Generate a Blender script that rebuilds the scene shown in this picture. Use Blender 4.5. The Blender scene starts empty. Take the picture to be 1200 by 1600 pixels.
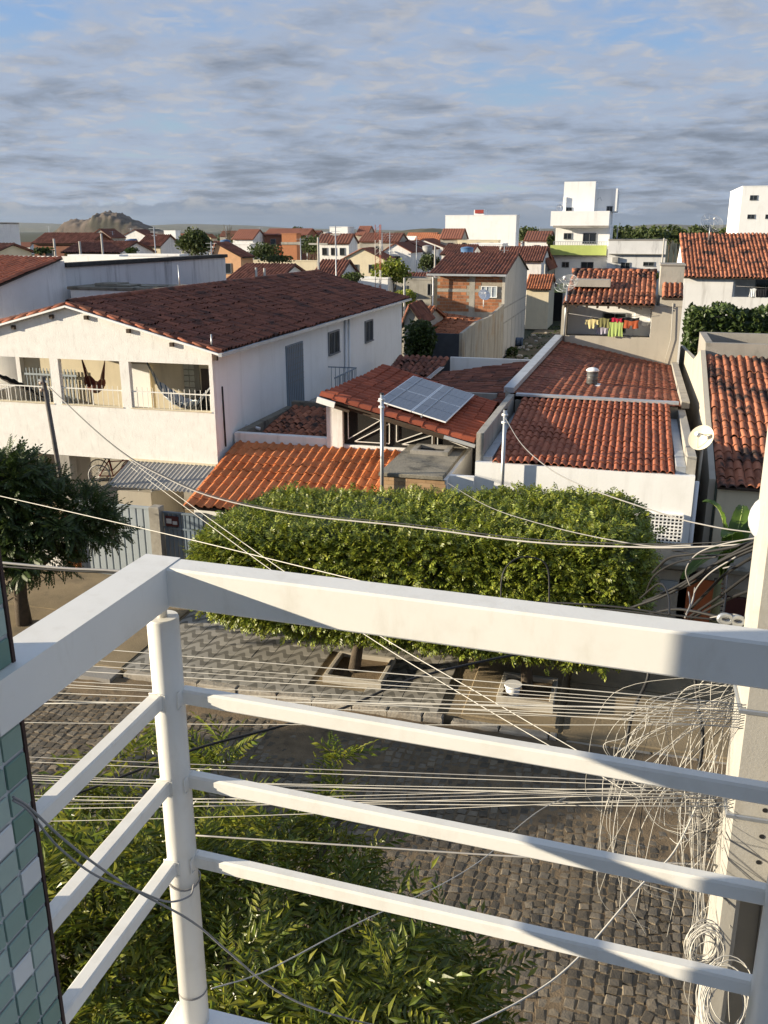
import bpy, bmesh, math, random
import numpy as np
from mathutils import Vector, Matrix, noise
random.seed(7)
rnd = random.Random(11)
S = bpy.context.scene
COL = S.collection
R = math.radians
# ---------------------------------------------------------------- camera
CH, FPX, PITCH, YAW = 9.0, 1390.0, R(17.5), R(15.4)
cam = bpy.data.objects.new('camera', bpy.data.cameras.new('camera'))
COL.objects.link(cam)
cam.location = (0, 0, CH)
cam.rotation_euler = (R(90) - PITCH, 0, YAW)
cam.data.sensor_fit = 'VERTICAL'
cam.data.sensor_height = 36
cam.data.lens = 36 * FPX / 1600
cam.data.clip_start = 0.05
cam.data.clip_end = 60000
S.camera = cam
# ---------------------------------------------------------------- light
LDIR = Vector((1.0, 0.32, -0.222)).normalized()          # direction the sunlight travels
sun = bpy.data.objects.new('sun', bpy.data.lights.new('sun', 'SUN'))
COL.objects.link(sun)
sun.data.energy = 5.0
sun.data.angle = R(0.53)
sun.data.color = (1.0, 0.87, 0.66)
sun.rotation_euler = LDIR.to_track_quat('-Z', 'Y').to_euler()
SUN_EL = math.asin(-LDIR.z)
SUN_AZ = math.atan2(-LDIR.x, -LDIR.y)                    # from +Y towards +X
S.view_settings.view_transform = 'Standard'
S.view_settings.look = 'None'
S.view_settings.gamma = 1
S.view_settings.exposure = 1.12
S.render.engine = 'CYCLES'
S.cycles.use_denoising = True
S.cycles.max_bounces = 8
S.cycles.diffuse_bounces = 4
S.cycles.transparent_max_bounces = 8
S.cycles.caustics_reflective = False
S.cycles.caustics_refractive = False
# ---------------------------------------------------------------- sky
W = bpy.data.worlds.new('World'); S.world = W; W.use_nodes = True
nt = W.node_tree; N = nt.nodes; L = nt.links
N.clear()
def wn(t, **k):
    n = N.new(t)
    for a, b in k.items(): setattr(n, a, b)
    return n
def wmath(op, a, b=None, c=None, clamp=False):
    n = N.new('ShaderNodeMath'); n.operation = op; n.use_clamp = clamp
    for i, x in enumerate((a, b, c)):
        if x is None: continue
        if isinstance(x, (int, float)): n.inputs[i].default_value = x
        else: L.new(x, n.inputs[i])
    return n.outputs[0]
def wramp(x, a, b):
    n = N.new('ShaderNodeMapRange'); n.interpolation_type = 'SMOOTHSTEP'
    L.new(x, n.inputs[0]); n.inputs[1].default_value = a; n.inputs[2].default_value = b
    return n.outputs[0]
def wmix(f, a, b):
    n = N.new('ShaderNodeMix'); n.data_type = 'RGBA'
    if isinstance(f, (int, float)): n.inputs[0].default_value = f
    else: L.new(f, n.inputs[0])
    for i, x in ((6, a), (7, b)):
        if isinstance(x, tuple): n.inputs[i].default_value = (*x, 1)
        else: L.new(x, n.inputs[i])
    return n.outputs[2]
sky = wn('ShaderNodeTexSky', sky_type='NISHITA', sun_disc=False, sun_elevation=SUN_EL, sun_rotation=SUN_AZ,
         altitude=400, air_density=1.0, dust_density=0.6, ozone_density=1.0)
tc = wn('ShaderNodeTexCoord')
sep = wn('ShaderNodeSeparateXYZ'); L.new(tc.outputs['Generated'], sep.inputs[0])
sx, sy, sz = sep.outputs
zc = wmath('MAXIMUM', sz, 0.0)
def cloud_noise(off, hz, scale, detail, rough, stretch=1.0, dist=0.0):
    d = wmath('ADD', zc, hz)
    cmb = wn('ShaderNodeCombineXYZ')
    L.new(wmath('DIVIDE', sx, d), cmb.inputs[0])
    L.new(wmath('MULTIPLY', wmath('DIVIDE', sy, d), stretch), cmb.inputs[1])
    cmb.inputs[2].default_value = off
    n = wn('ShaderNodeTexNoise'); n.inputs['Scale'].default_value = scale
    n.inputs['Detail'].default_value = detail; n.inputs['Roughness'].default_value = rough
    n.inputs['Distortion'].default_value = dist
    L.new(cmb.outputs[0], n.inputs['Vector'])
    return n.outputs['Fac']
# stratocumulus sheet: cover, thickness (longer path through it lower down) and the glow of thinner edges
c1 = cloud_noise(3.1, 0.11, 2.1, 9, 0.56, 1.0, 0.3)
c2 = cloud_noise(9.7, 0.12, 0.7, 4, 0.5)
c3 = cloud_noise(1.3, 0.11, 7.5, 9, 0.60, 1.0, 0.5)
field = wmath('ADD', wmath('MULTIPLY', c1, 0.60), wmath('ADD', wmath('MULTIPLY', c2, 0.40), wmath('MULTIPLY', wmath('SUBTRACT', c3, 0.5), 0.26)))
field = wmath('ADD', field, wmath('MULTIPLY', wmath('SUBTRACT', wramp(sz, 0.20, 0.05), 0.45), 0.11))
cover = wramp(field, 0.33, 0.50)
thick = wramp(field, 0.46, 0.71)
# cumulus heads near the horizon, seen from the side
az = wmath('ARCTAN2', sx, sy)
def side_noise(ka, kz, scale, det, off):
    c_ = wn('ShaderNodeCombineXYZ'); L.new(wmath('MULTIPLY', az, ka), c_.inputs[0]); L.new(wmath('MULTIPLY', sz, kz), c_.inputs[1]); c_.inputs[2].default_value = off
    n_ = wn('ShaderNodeTexNoise'); n_.inputs['Scale'].default_value = scale; n_.inputs['Detail'].default_value = det; n_.inputs['Roughness'].default_value = 0.58
    L.new(c_.outputs[0], n_.inputs['Vector']); return n_.outputs['Fac']
nh = side_noise(14.0, 30.0, 1.6, 9, 0.7); nl = side_noise(2.0, 4.0, 1.3, 2, 8.8)
top = wmath('ADD', wmath('MULTIPLY', nl, 0.055), wmath('ADD', wmath('MULTIPLY', nh, 0.050), -0.024))
heap = wmath('SUBTRACT', top, sz)
heapc = wramp(heap, 0.0, 0.006)
heapl = wmath('MULTIPLY', wmath('MULTIPLY', wramp(heap, 0.024, 0.0), wramp(nl, 0.36, 0.62)), wramp(nh, 0.42, 0.62))
SK = 10.0                                                # the Background multiplies by 0.1
def sc(c): return tuple(x * SK for x in c)
clearsky = wmix(wramp(sz, 0.0, 0.26), sc((0.150, 0.195, 0.235)), sc((0.095, 0.170, 0.320)))
skyc = wmix(0.8, sky.outputs[0], clearsky)
thin = sc((0.182, 0.216, 0.278)); dark = sc((0.094, 0.110, 0.140))
ccol = wmix(thick, thin, dark)
lit = wmath('MULTIPLY', wramp(c3, 0.47, 0.68), wramp(thick, 0.95, 0.25))
ccol = wmix(wmath('MULTIPLY', lit, 0.6), ccol, sc((0.270, 0.264, 0.262)))
out = wmix(wmath('MULTIPLY', cover, 0.95), skyc, ccol)
hcol = wmix(heapl, sc((0.098, 0.122, 0.160)), sc((0.275, 0.262, 0.245)))
out = wmix(wmath('MULTIPLY', heapc, 0.85), out, hcol)
bg = wn('ShaderNodeBackground'); bg.inputs['Strength'].default_value = 0.1
L.new(out, bg.inputs['Color'])
wo = wn('ShaderNodeOutputWorld'); L.new(bg.outputs[0], wo.inputs[0])

# ---------------------------------------------------------------- pixel <-> place
_f = Vector((-math.sin(YAW) * math.cos(PITCH), math.cos(YAW) * math.cos(PITCH), -math.sin(PITCH)))
_r = Vector((math.cos(YAW), math.sin(YAW), 0)); _u = _r.cross(_f)
CV = Vector((0, 0, CH))
def ray(x, y): return _f + _r * ((x - 600) / FPX) + _u * ((800 - y) / FPX)
def PV(x, y, v): d = ray(x, y); return CV + d * (v / d.y)
def PU(x, y, u): d = ray(x, y); return CV + d * (u / d.x)
def PZ(x, y, z): d = ray(x, y); return CV + d * ((z - CH) / d.z)
def PT(x, y, t): return CV + ray(x, y) * t
def proj(p):
    q = Vector(p) - CV; w = q.dot(_f)
    return (600 + FPX * q.dot(_r) / w, 800 - FPX * q.dot(_u) / w, w) if w > 1e-3 else (-9e9, -9e9, w)

# ---------------------------------------------------------------- materials
MATS = {}
def mat(name, col, rough=0.8, var=0.12, scale=2.0, bump=0.0, bscale=30.0, stain=None, samt=0.5, sscale=(3, 3, .5),
        island=0.0, metallic=0.0, spec=0.3, blot=None, bamt=0.5, bsc=1.2, transl=0.0, blo=0.52, bhi=0.68, hue=None):
    """base colour with soft noise, per-piece variation, vertical run-off stains (stain), blotches (blot) and relief"""
    if name in MATS: return MATS[name]
    m = bpy.data.materials.new(name); m.use_nodes = True
    t = m.node_tree; n = t.nodes; l = t.links
    p = n['Principled BSDF']; o = n['Material Output']
    p.inputs['Roughness'].default_value = rough
    p.inputs['Metallic'].default_value = metallic
    p.inputs['Specular IOR Level'].default_value = spec
    g = n.new('ShaderNodeNewGeometry')
    def nz(sc, det=5, ro=0.6, vec=None):
        x = n.new('ShaderNodeTexNoise'); x.inputs['Scale'].default_value = sc; x.inputs['Detail'].default_value = det
        x.inputs['Roughness'].default_value = ro
        l.new(vec or g.outputs['Position'], x.inputs['Vector']); return x.outputs['Fac']
    def mr(x, a, b, c, d, sm=False):
        q = n.new('ShaderNodeMapRange'); l.new(x, q.inputs[0])
        if sm: q.interpolation_type = 'SMOOTHSTEP'
        for i, k in enumerate((a, b, c, d)): q.inputs[i + 1].default_value = k
        return q.outputs[0]
    def mix(f, a, b, mode='MIX'):
        q = n.new('ShaderNodeMix'); q.data_type = 'RGBA'; q.blend_type = mode
        if isinstance(f, (int, float)): q.inputs[0].default_value = f
        else: l.new(f, q.inputs[0])
        for i, k in ((6, a), (7, b)):
            if isinstance(k, (tuple, list)): q.inputs[i].default_value = (*k[:3], 1)
            else: l.new(k, q.inputs[i])
        return q.outputs[2]
    def mul(c, f):
        q = n.new('ShaderNodeVectorMath'); q.operation = 'SCALE'; 
        if isinstance(c, (tuple, list)): q.inputs[0].default_value = c[:3]
        else: l.new(c, q.inputs[0])
        l.new(f, q.inputs['Scale']); return q.outputs[0]
    c = mul(col, mr(nz(scale), 0.25, 0.75, 1 - var, 1 + var))
    rv = None
    if island or hue:
        oi = n.new('ShaderNodeObjectInfo')
        ad = n.new('ShaderNodeMath'); ad.operation = 'ADD'
        l.new(oi.outputs['Random'], ad.inputs[0]); l.new(g.outputs['Random Per Island'], ad.inputs[1])
        fr = n.new('ShaderNodeMath'); fr.operation = 'FRACT'; l.new(ad.outputs[0], fr.inputs[0]); rv = fr.outputs[0]
        if hue: c = mix(mr(rv, 0.3, 1.0, 0.0, 1.0), c, hue)
        m7 = n.new('ShaderNodeMath'); m7.operation = 'MULTIPLY'; m7.inputs[1].default_value = 7.31; l.new(rv, m7.inputs[0])
        f7 = n.new('ShaderNodeMath'); f7.operation = 'FRACT'; l.new(m7.outputs[0], f7.inputs[0])
        if island: c = mul(c, mr(f7.outputs[0], 0, 1, 1 - island, 1 + island))
    if blot:
        c = mix(mr(nz(bsc, 6, 0.62), blo, bhi, 0, bamt, True), c, blot)
    if stain:
        mp = n.new('ShaderNodeVectorMath'); mp.operation = 'MULTIPLY'; l.new(g.outputs['Position'], mp.inputs[0]); mp.inputs[1].default_value = sscale
        c = mix(mr(nz(1.0, 6, 0.65, mp.outputs[0]), 0.50, 0.74, 0, samt, True), c, stain)
    l.new(c, p.inputs['Base Color'])
    if bump:
        b = n.new('ShaderNodeBump'); b.inputs['Strength'].default_value = min(1, bump); b.inputs['Distance'].default_value = 0.02
        l.new(nz(bscale, 6, 0.65), b.inputs['Height']); l.new(b.outputs[0], p.inputs['Normal'])
    if transl:
        tr = n.new('ShaderNodeBsdfTranslucent'); l.new(c, tr.inputs[0])
        ms = n.new('ShaderNodeMixShader'); ms.inputs[0].default_value = transl
        l.new(p.outputs[0], ms.inputs[1]); l.new(tr.outputs[0], ms.inputs[2]); l.new(ms.outputs[0], o.inputs[0])
    MATS[name] = m; return m
def glass_mat():
    m = bpy.data.materials.new('dark_glass'); m.use_nodes = True
    p = m.node_tree.nodes['Principled BSDF']; p.inputs['Base Color'].default_value = (.02, .025, .03, 1); p.inputs['Roughness'].default_value = .08
    MATS['glass'] = m; return m
glass_mat()
WHITE = mat('white_plaster', (.78, .77, .75), .85, .08, .8, .25, 18, stain=(.36, .34, .31), samt=.5, sscale=(2.5, 2.5, .3), blot=(.62, .60, .56), bamt=.4, bsc=.7)
ROUGHW = mat('rough_white_plaster', (.80, .78, .74), .9, .08, 3.0, .55, 26, stain=(.54, .52, .48), samt=.45, sscale=(9, 9, 2.2))
CLEANW = mat('clean_white_paint', (.83, .83, .82), .7, .05, .6, .15, 20, stain=(.5, .49, .46), samt=.3, sscale=(2.2, 2.2, .22), blot=(.70, .69, .66), bamt=.35, bsc=.5)
CREAM = mat('cream_plaster', (.66, .58, .42), .85, .08, 1.0, .2, 20, stain=(.4, .34, .25), samt=.35)
GREYP = mat('grey_cement_render', (.36, .34, .30), .92, .16, .9, .4, 14, stain=(.16, .15, .13), samt=.6, blot=(.22, .20, .17), bamt=.5)
BEIGE = mat('beige_cement', (.44, .40, .33), .9, .1, .8, .25, 16, stain=(.25, .22, .18), samt=.3)
CONC = mat('concrete', (.30, .28, .25), .92, .15, 1.4, .4, 25, blot=(.12, .12, .10), bamt=.6)
MOSSC = mat('mossy_concrete', (.22, .20, .16), .95, .22, 2.5, .6, 22, blot=(.05, .05, .045), bamt=.75, bsc=1.8)
PAVEC = mat('pavement_concrete', (.25, .195, .12), .95, .22, 1.2, .5, 24, blot=(.12, .10, .07), bamt=.6, bsc=.8)
KERB = mat('kerb_stone', (.36, .32, .26), .9, .25, 5, .8, 14, blot=(.15, .12, .09), bamt=.6, bsc=2.5)
DIRT = mat('street_dirt', (.185, .135, .082), 1, .3, 3.5, .9, 30, blot=(.07, .055, .04), bamt=.6, bsc=2.2)
ALLEYG = mat('alley_ground', (.13, .10, .06), 1, .3, 1.2, .6, 12, blot=(.06, .075, .03), bamt=.8, bsc=.6)
COBB = mat('cobble_granite', (.140, .118, .088), .78, .3, 9, .6, 40, island=.42, hue=(.175, .14, .095), spec=.35)
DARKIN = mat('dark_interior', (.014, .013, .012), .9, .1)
BLACKSTAIN = mat('black_stained_coping', (.05, .05, .048), .95, .4, 4, .4, 20)
STAINW = mat('stained_white_wall', (.66, .66, .66), .9, .08, .8, .2, 15, stain=(.12, .12, .125), samt=.75, sscale=(.8, 1.6, .16))
TILE_OLD = mat('old_roof_tile', (.20, .072, .042), .85, .22, 2.0, .35, 30, island=.34, blot=(.045, .030, .026), bamt=.85, bsc=1.3, hue=(.165, .062, .042))
TILE_RED = mat('red_roof_tile', (.36, .120, .062), .8, .15, 2.0, .3, 30, island=.18, blot=(.16, .055, .03), bamt=.4, bsc=1.1, hue=(.32, .102, .054))
TILE_FLAT = mat('brown_red_roof_tile', (.28, .100, .055), .85, .15, 1.6, .3, 30, island=.26, blot=(.13, .05, .03), bamt=.6, bsc=.9, hue=(.24, .07, .04))
TILE_OR = mat('orange_roof_tile', (.58, .205, .075), .75, .10, 2.0, .2, 30, island=.13, blot=(.24, .07, .03), bamt=.45, bsc=1.5, hue=(.54, .165, .05))
TILE_SOLAR = mat('burnt_roof_tile', (.33, .082, .040), .8, .14, 2.0, .2, 30, island=.2, blot=(.13, .045, .03), bamt=.5, bsc=1.5)
TILE_LICH = mat('lichened_roof_tile', (.37, .140, .075), .85, .18, 2.0, .4, 30, island=.3, blot=(.030, .024, .022), bamt=.95, bsc=1.5, hue=(.30, .115, .065), blo=.50, bhi=.62)
TILE_FAR = mat('far_roof_tile', (.20, .078, .050), .9, .2, .35, .5, 4, island=.3, blot=(.08, .035, .028), bamt=.7, bsc=.35)
TILE_FARO = mat('far_orange_tile', (.36, .13, .06), .9, .2, .35, .5, 4, island=.3, blot=(.14, .06, .035), bamt=.6, bsc=.35)
BRICK = mat('hollow_brick', (.36, .15, .07), .9, .15, 4, .3, 30, island=.25, hue=(.30, .135, .075))
MORTAR = mat('mortar', (.33, .29, .23), .95, .2, 5, .5, 20)
WOODD = mat('dark_timber', (.06, .042, .03), .8, .3, 6)
STEELW = mat('white_rail_paint', (.80, .785, .735), .36, .03, 6, .02, 60, spec=.5, blot=(.62, .59, .52), bamt=.25, bsc=9, stain=(.50, .45, .36), samt=.22, sscale=(22, 22, 7))
GALV = mat('galvanised_steel', (.42, .44, .46), .45, .12, 3, .05, 30, metallic=.7, stain=(.3, .3, .3), samt=.3)
FLASH = mat('aluminium_flashing', (.46, .48, .50), .5, .12, 2, .15, 12, metallic=.45, stain=(.28, .28, .28), samt=.4)
GREYBLUE = mat('grey_blue_paint', (.20, .25, .30), .55, .08, 3, .05, 30, stain=(.12, .14, .16), samt=.4)
GATEB = mat('pale_gate_paint', (.36, .41, .45), .5, .08, 2, .05, 30, stain=(.2, .2, .19), samt=.4)
SHUT = mat('grey_shutter', (.20, .21, .22), .6, .1)
FIBRO = mat('fibre_cement_sheet', (.36, .345, .32), .9, .15, 2, .2, 20, blot=(.17, .16, .14), bamt=.6, bsc=2)
PVCW = mat('white_pvc', (.75, .75, .75), .45, .05)
BLACKP = mat('black_rubber', (.015, .015, .016), .55, .1, spec=.4)
CABW = mat('white_cable', (.52, .50, .45), .5, .1, 5)
CABG = mat('grey_cable', (.28, .27, .26), .5, .1, 5)
CABB = mat('black_cable', (.02, .02, .021), .5, .1, 5)
POLEC = mat('pole_concrete', (.40, .385, .35), .9, .1, 3, .1, 60, stain=(.28, .25, .2), samt=.4, blot=(.3, .27, .22), bamt=.4, bsc=6)
BARK = mat('bark', (.09, .07, .05), .95, .3, 8, .8, 30)
LEAF = mat('neem_leaf', (.115, .155, .020), .34, .25, 1.5, island=.45, hue=(.25, .245, .028), spec=.5, transl=.40)
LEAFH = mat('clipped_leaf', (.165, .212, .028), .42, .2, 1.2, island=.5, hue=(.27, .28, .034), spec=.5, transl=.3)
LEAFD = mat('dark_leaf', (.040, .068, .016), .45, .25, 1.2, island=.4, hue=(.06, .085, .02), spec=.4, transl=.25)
LEAFF = mat('far_leaf', (.055, .080, .022), .6, .3, .2, island=.4, hue=(.08, .10, .03), transl=.2)
LEAFB = mat('banana_leaf', (.09, .16, .02), .4, .2, 3, island=.2, transl=.4, spec=.5)
def flat(name, col, rough=.7, **k): return mat(name, col, rough, k.pop('var', .05), **k)

# ---------------------------------------------------------------- mesh helpers
WL = {}                                                   # world location of everything linked
class MB:
    def __init__(s): s.v = []; s.f = []; s.m = []; s.sm = []
    def add(s, vs, fs, mi=0, smooth=False):
        o = len(s.v); s.v += [tuple(p) for p in vs]
        s.f += [tuple(i + o for i in f) for f in fs]; s.m += [mi] * len(fs); s.sm += [smooth] * len(fs); return s
    def box(s, x0, x1, y0, y1, z0, z1, mi=0, rot=0.0):
        x0, x1 = min(x0, x1), max(x0, x1); y0, y1 = min(y0, y1), max(y0, y1); z0, z1 = min(z0, z1), max(z0, z1)
        vs = [(x, y, z) for z in (z0, z1) for y in (y0, y1) for x in (x0, x1)]
        if rot:
            cx, cy = (x0 + x1) / 2, (y0 + y1) / 2; c, sn = math.cos(rot), math.sin(rot)
            vs = [(cx + (x - cx) * c - (y - cy) * sn, cy + (x - cx) * sn + (y - cy) * c, z) for x, y, z in vs]
        return s.add(vs, [(0, 2, 3, 1), (4, 5, 7, 6), (0, 1, 5, 4), (2, 6, 7, 3), (0, 4, 6, 2), (1, 3, 7, 5)], mi)
    def bevbox(s, x0, x1, y0, y1, z0, z1, b=.01, mi=0):
        X = (x0, x0 + b, x1 - b, x1); Y = (y0, y0 + b, y1 - b, y1)
        def ring(dx, z): return [(x0 + dx, y0 + dx, z), (x1 - dx, y0 + dx, z), (x1 - dx, y1 - dx, z), (x0 + dx, y1 - dx, z)]
        vs = ring(b, z0) + ring(0, z0 + b) + ring(0, z1 - b) + ring(b, z1)
        fs = [(3, 2, 1, 0), (12, 13, 14, 15)]
        for k in range(3):
            for i in range(4):
                j = (i + 1) % 4; fs.append((k * 4 + i, k * 4 + j, k * 4 + 4 + j, k * 4 + 4 + i))
        return s.add(vs, fs, mi)
    def bar(s, a, b, w, h, mi=0, upv=(0, 0, 1)):
        a, b = Vector(a), Vector(b); d = (b - a).normalized(); x = d.cross(Vector(upv))
        if x.length < 1e-4: x = Vector((1, 0, 0))
        x.normalize(); z = x.cross(d)
        vs = [p + x * sx_ * w / 2 + z * sz_ * h / 2 for p in (a, b) for sx_, sz_ in ((-1, -1), (1, -1), (1, 1), (-1, 1))]
        return s.add(vs, [(0, 1, 2, 3), (7, 6, 5, 4), (0, 4, 5, 1), (1, 5, 6, 2), (2, 6, 7, 3), (3, 7, 4, 0)], mi)
    def tube(s, pts, r, n=8, mi=0, cap=True, r2=None):
        pts = [Vector(p) for p in pts]; k = len(pts); o = len(s.v); vs = []
        px = None
        for i, p in enumerate(pts):
            d = (pts[min(i + 1, k - 1)] - pts[max(i - 1, 0)])
            d = d.normalized() if d.length > 1e-9 else Vector((0, 0, 1))
            if px is None:
                px = d.orthogonal().normalized()
            else:
                px = (px - d * px.dot(d)); px = px.normalized() if px.length > 1e-6 else d.orthogonal().normalized()
            q = d.cross(px)
            rr = r[i] if isinstance(r, (list, tuple)) else (r if r2 is None else r + (r2 - r) * i / max(1, k - 1))
            for j in range(n):
                a = 2 * math.pi * j / n; vs.append(p + px * math.cos(a) * rr + q * math.sin(a) * rr)
        fs = [(i * n + j, i * n + (j + 1) % n, (i + 1) * n + (j + 1) % n, (i + 1) * n + j) for i in range(k - 1) for j in range(n)]
        s.add(vs, fs, mi, True)
        if cap:
            s.add([], [], mi)
            s.f.append(tuple(o + j for j in range(n))[::-1]); s.f.append(tuple(o + (k - 1) * n + j for j in range(n)))
            s.m += [mi, mi]; s.sm += [False, False]
        return s
    def prism(s, poly, axis, a, b, mi=0):
        """poly of 2D points extruded between a and b along axis ('x': poly is (y,z); 'y': poly is (x,z); 'z': poly is (x,y))"""
        def P(p, t): return {'x': (t, p[0], p[1]), 'y': (p[0], t, p[1]), 'z': (p[0], p[1], t)}[axis]
        n = len(poly); vs = [P(p, a) for p in poly] + [P(p, b) for p in poly]
        fs = [tuple(range(n)), tuple(range(n, 2 * n))[::-1]] + [(i, i + n, (i + 1) % n + n, (i + 1) % n) for i in range(n)]
        return s.add(vs, fs, mi)
    def build(s, name, mats, parent=None, kind=None):
        me = bpy.data.meshes.new(name)
        if not isinstance(mats, (list, tuple)): mats = [mats]
        for m in mats: me.materials.append(m)
        A = np.array(s.v, dtype=np.float64)
        anchor = Vector(((A[:, 0].min() + A[:, 0].max()) / 2, (A[:, 1].min() + A[:, 1].max()) / 2, A[:, 2].min()))
        me.from_pydata((A - np.array(anchor)).tolist(), [], s.f)
        me.polygons.foreach_set('material_index', s.m); me.polygons.foreach_set('use_smooth', s.sm)
        me.update()
        bm_ = bmesh.new(); bm_.from_mesh(me); 
        if len(s.f) < 4000: bmesh.ops.recalc_face_normals(bm_, faces=bm_.faces)
        bm_.to_mesh(me); bm_.free()
        o = bpy.data.objects.new(name, me); COL.objects.link(o)
        WL[o.name] = anchor
        if parent is not None:
            o.parent = parent; o.location = anchor - WL[parent.name]
        else: o.location = anchor
        if kind: o['kind'] = kind
        return o
def tag(o, label, cat=None, group=None, kind=None):
    if label: o['label'] = label
    if cat: o['category'] = cat
    if group: o['group'] = group
    if kind: o['kind'] = kind
    return o
def thing(name, loc, label, cat, group=None):
    o = bpy.data.objects.new(name, None); COL.objects.link(o); o.location = loc; o.empty_display_size = .2
    WL[o.name] = Vector(loc); return tag(o, label, cat, group)
def struct(o): o['kind'] = 'structure'; return o
def put(name, me, M, parent):
    o = bpy.data.objects.new(name, me); COL.objects.link(o); o.parent = parent
    o.matrix_basis = Matrix.Translation(-WL[parent.name]) @ M
    WL[o.name] = M.translation.copy()
    return o
def npmesh(name, V, Fc, m, smooth=False):
    """fast mesh from numpy arrays of equal-sized faces"""
    me = bpy.data.meshes.new(name); k = Fc.shape[1]
    me.vertices.add(len(V)); me.vertices.foreach_set('co', V.astype(np.float32).ravel())
    me.loops.add(Fc.size); me.loops.foreach_set('vertex_index', Fc.astype(np.int32).ravel())
    me.polygons.add(len(Fc)); me.polygons.foreach_set('loop_start', np.arange(0, Fc.size, k, dtype=np.int32))
    me.update(calc_edges=True); me.polygons.foreach_set('use_smooth', np.full(len(Fc), bool(smooth))); me.materials.append(m); return me
def npobj(name, V, Fc, m, parent=None, kind=None, smooth=False):
    anchor = np.array([(V[:, 0].min() + V[:, 0].max()) / 2, (V[:, 1].min() + V[:, 1].max()) / 2, V[:, 2].min()])
    me = npmesh(name, V - anchor, Fc, m, smooth); o = bpy.data.objects.new(name, me); COL.objects.link(o)
    a = Vector(anchor); WL[o.name] = a
    if parent is not None: o.parent = parent; o.location = a - WL[parent.name]
    else: o.location = a
    if kind: o['kind'] = kind
    return o
def instances(name, base_V, base_F, Ms, m, parent, kind='stuff', smooth=False):
    """joined copies of a small mesh (numpy)"""
    BV = np.c_[base_V, np.ones(len(base_V))]; nv = len(base_V)
    MM = np.array([np.array(x) for x in Ms])
    V = np.einsum('kij,nj->kni', MM, BV)[:, :, :3].reshape(-1, 3)
    Fc = (base_F[None, :, :] + (np.arange(len(Ms)) * nv)[:, None, None]).reshape(-1, base_F.shape[1])
    return npobj(name, V, Fc, m, parent, kind, smooth)
def in_frame(p, mg=30):
    x, y, w = proj(p); return w > 0 and -mg < x < 1200 + mg and -mg < y < 1600 + mg

# ---------------------------------------------------------------- tiled roofs
def tile_profile(kind):
    xs = np.linspace(-.5, .5, 9)
    if kind == 'barrel': z = np.where(np.abs(xs) < .34, .28 * np.sqrt(np.clip(1 - (xs / .34) ** 2, 0, 1)), -.10 * np.sin(np.pi * (np.abs(xs) - .34) / .32))
    elif kind == 'roman':
        xs = np.array([-.5, -.30, -.24, -.14, 0, .14, .24, .30, .5]); z = np.array([0, .02, .02, .20, .26, .20, .02, .02, 0])
    else: xs = np.linspace(-.5, .5, 7); z = .06 * np.cos(2 * np.pi * xs)
    return xs, z
def tile_mesh(kind, pitch, rowlen, m):
    xs, z = tile_profile(kind); n = len(xs); xs = xs * pitch; z = z * pitch * 1.0
    lo, hi, th = -.5 * rowlen, .56 * rowlen, (.015 if kind != 'flat' else .012)
    up = .018 if kind != 'flat' else .012
    V = [(x, lo, h + up) for x, h in zip(xs, z)] + [(x, hi, h * .92) for x, h in zip(xs, z)] + \
        [(x, lo, h + up) for x, h in zip(xs, z)] + [(x, lo + .004, h + up - th) for x, h in zip(xs, z)]
    F = [(i, i + 1, n + i + 1, n + i) for i in range(n - 1)] + [(3 * n + i, 3 * n + i + 1, 2 * n + i + 1, 2 * n + i) for i in range(n - 1)]
    V, F = np.array(V), np.array(F)
    return V, F, npmesh('roof_tile', V, F, m, kind != 'flat')
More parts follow.
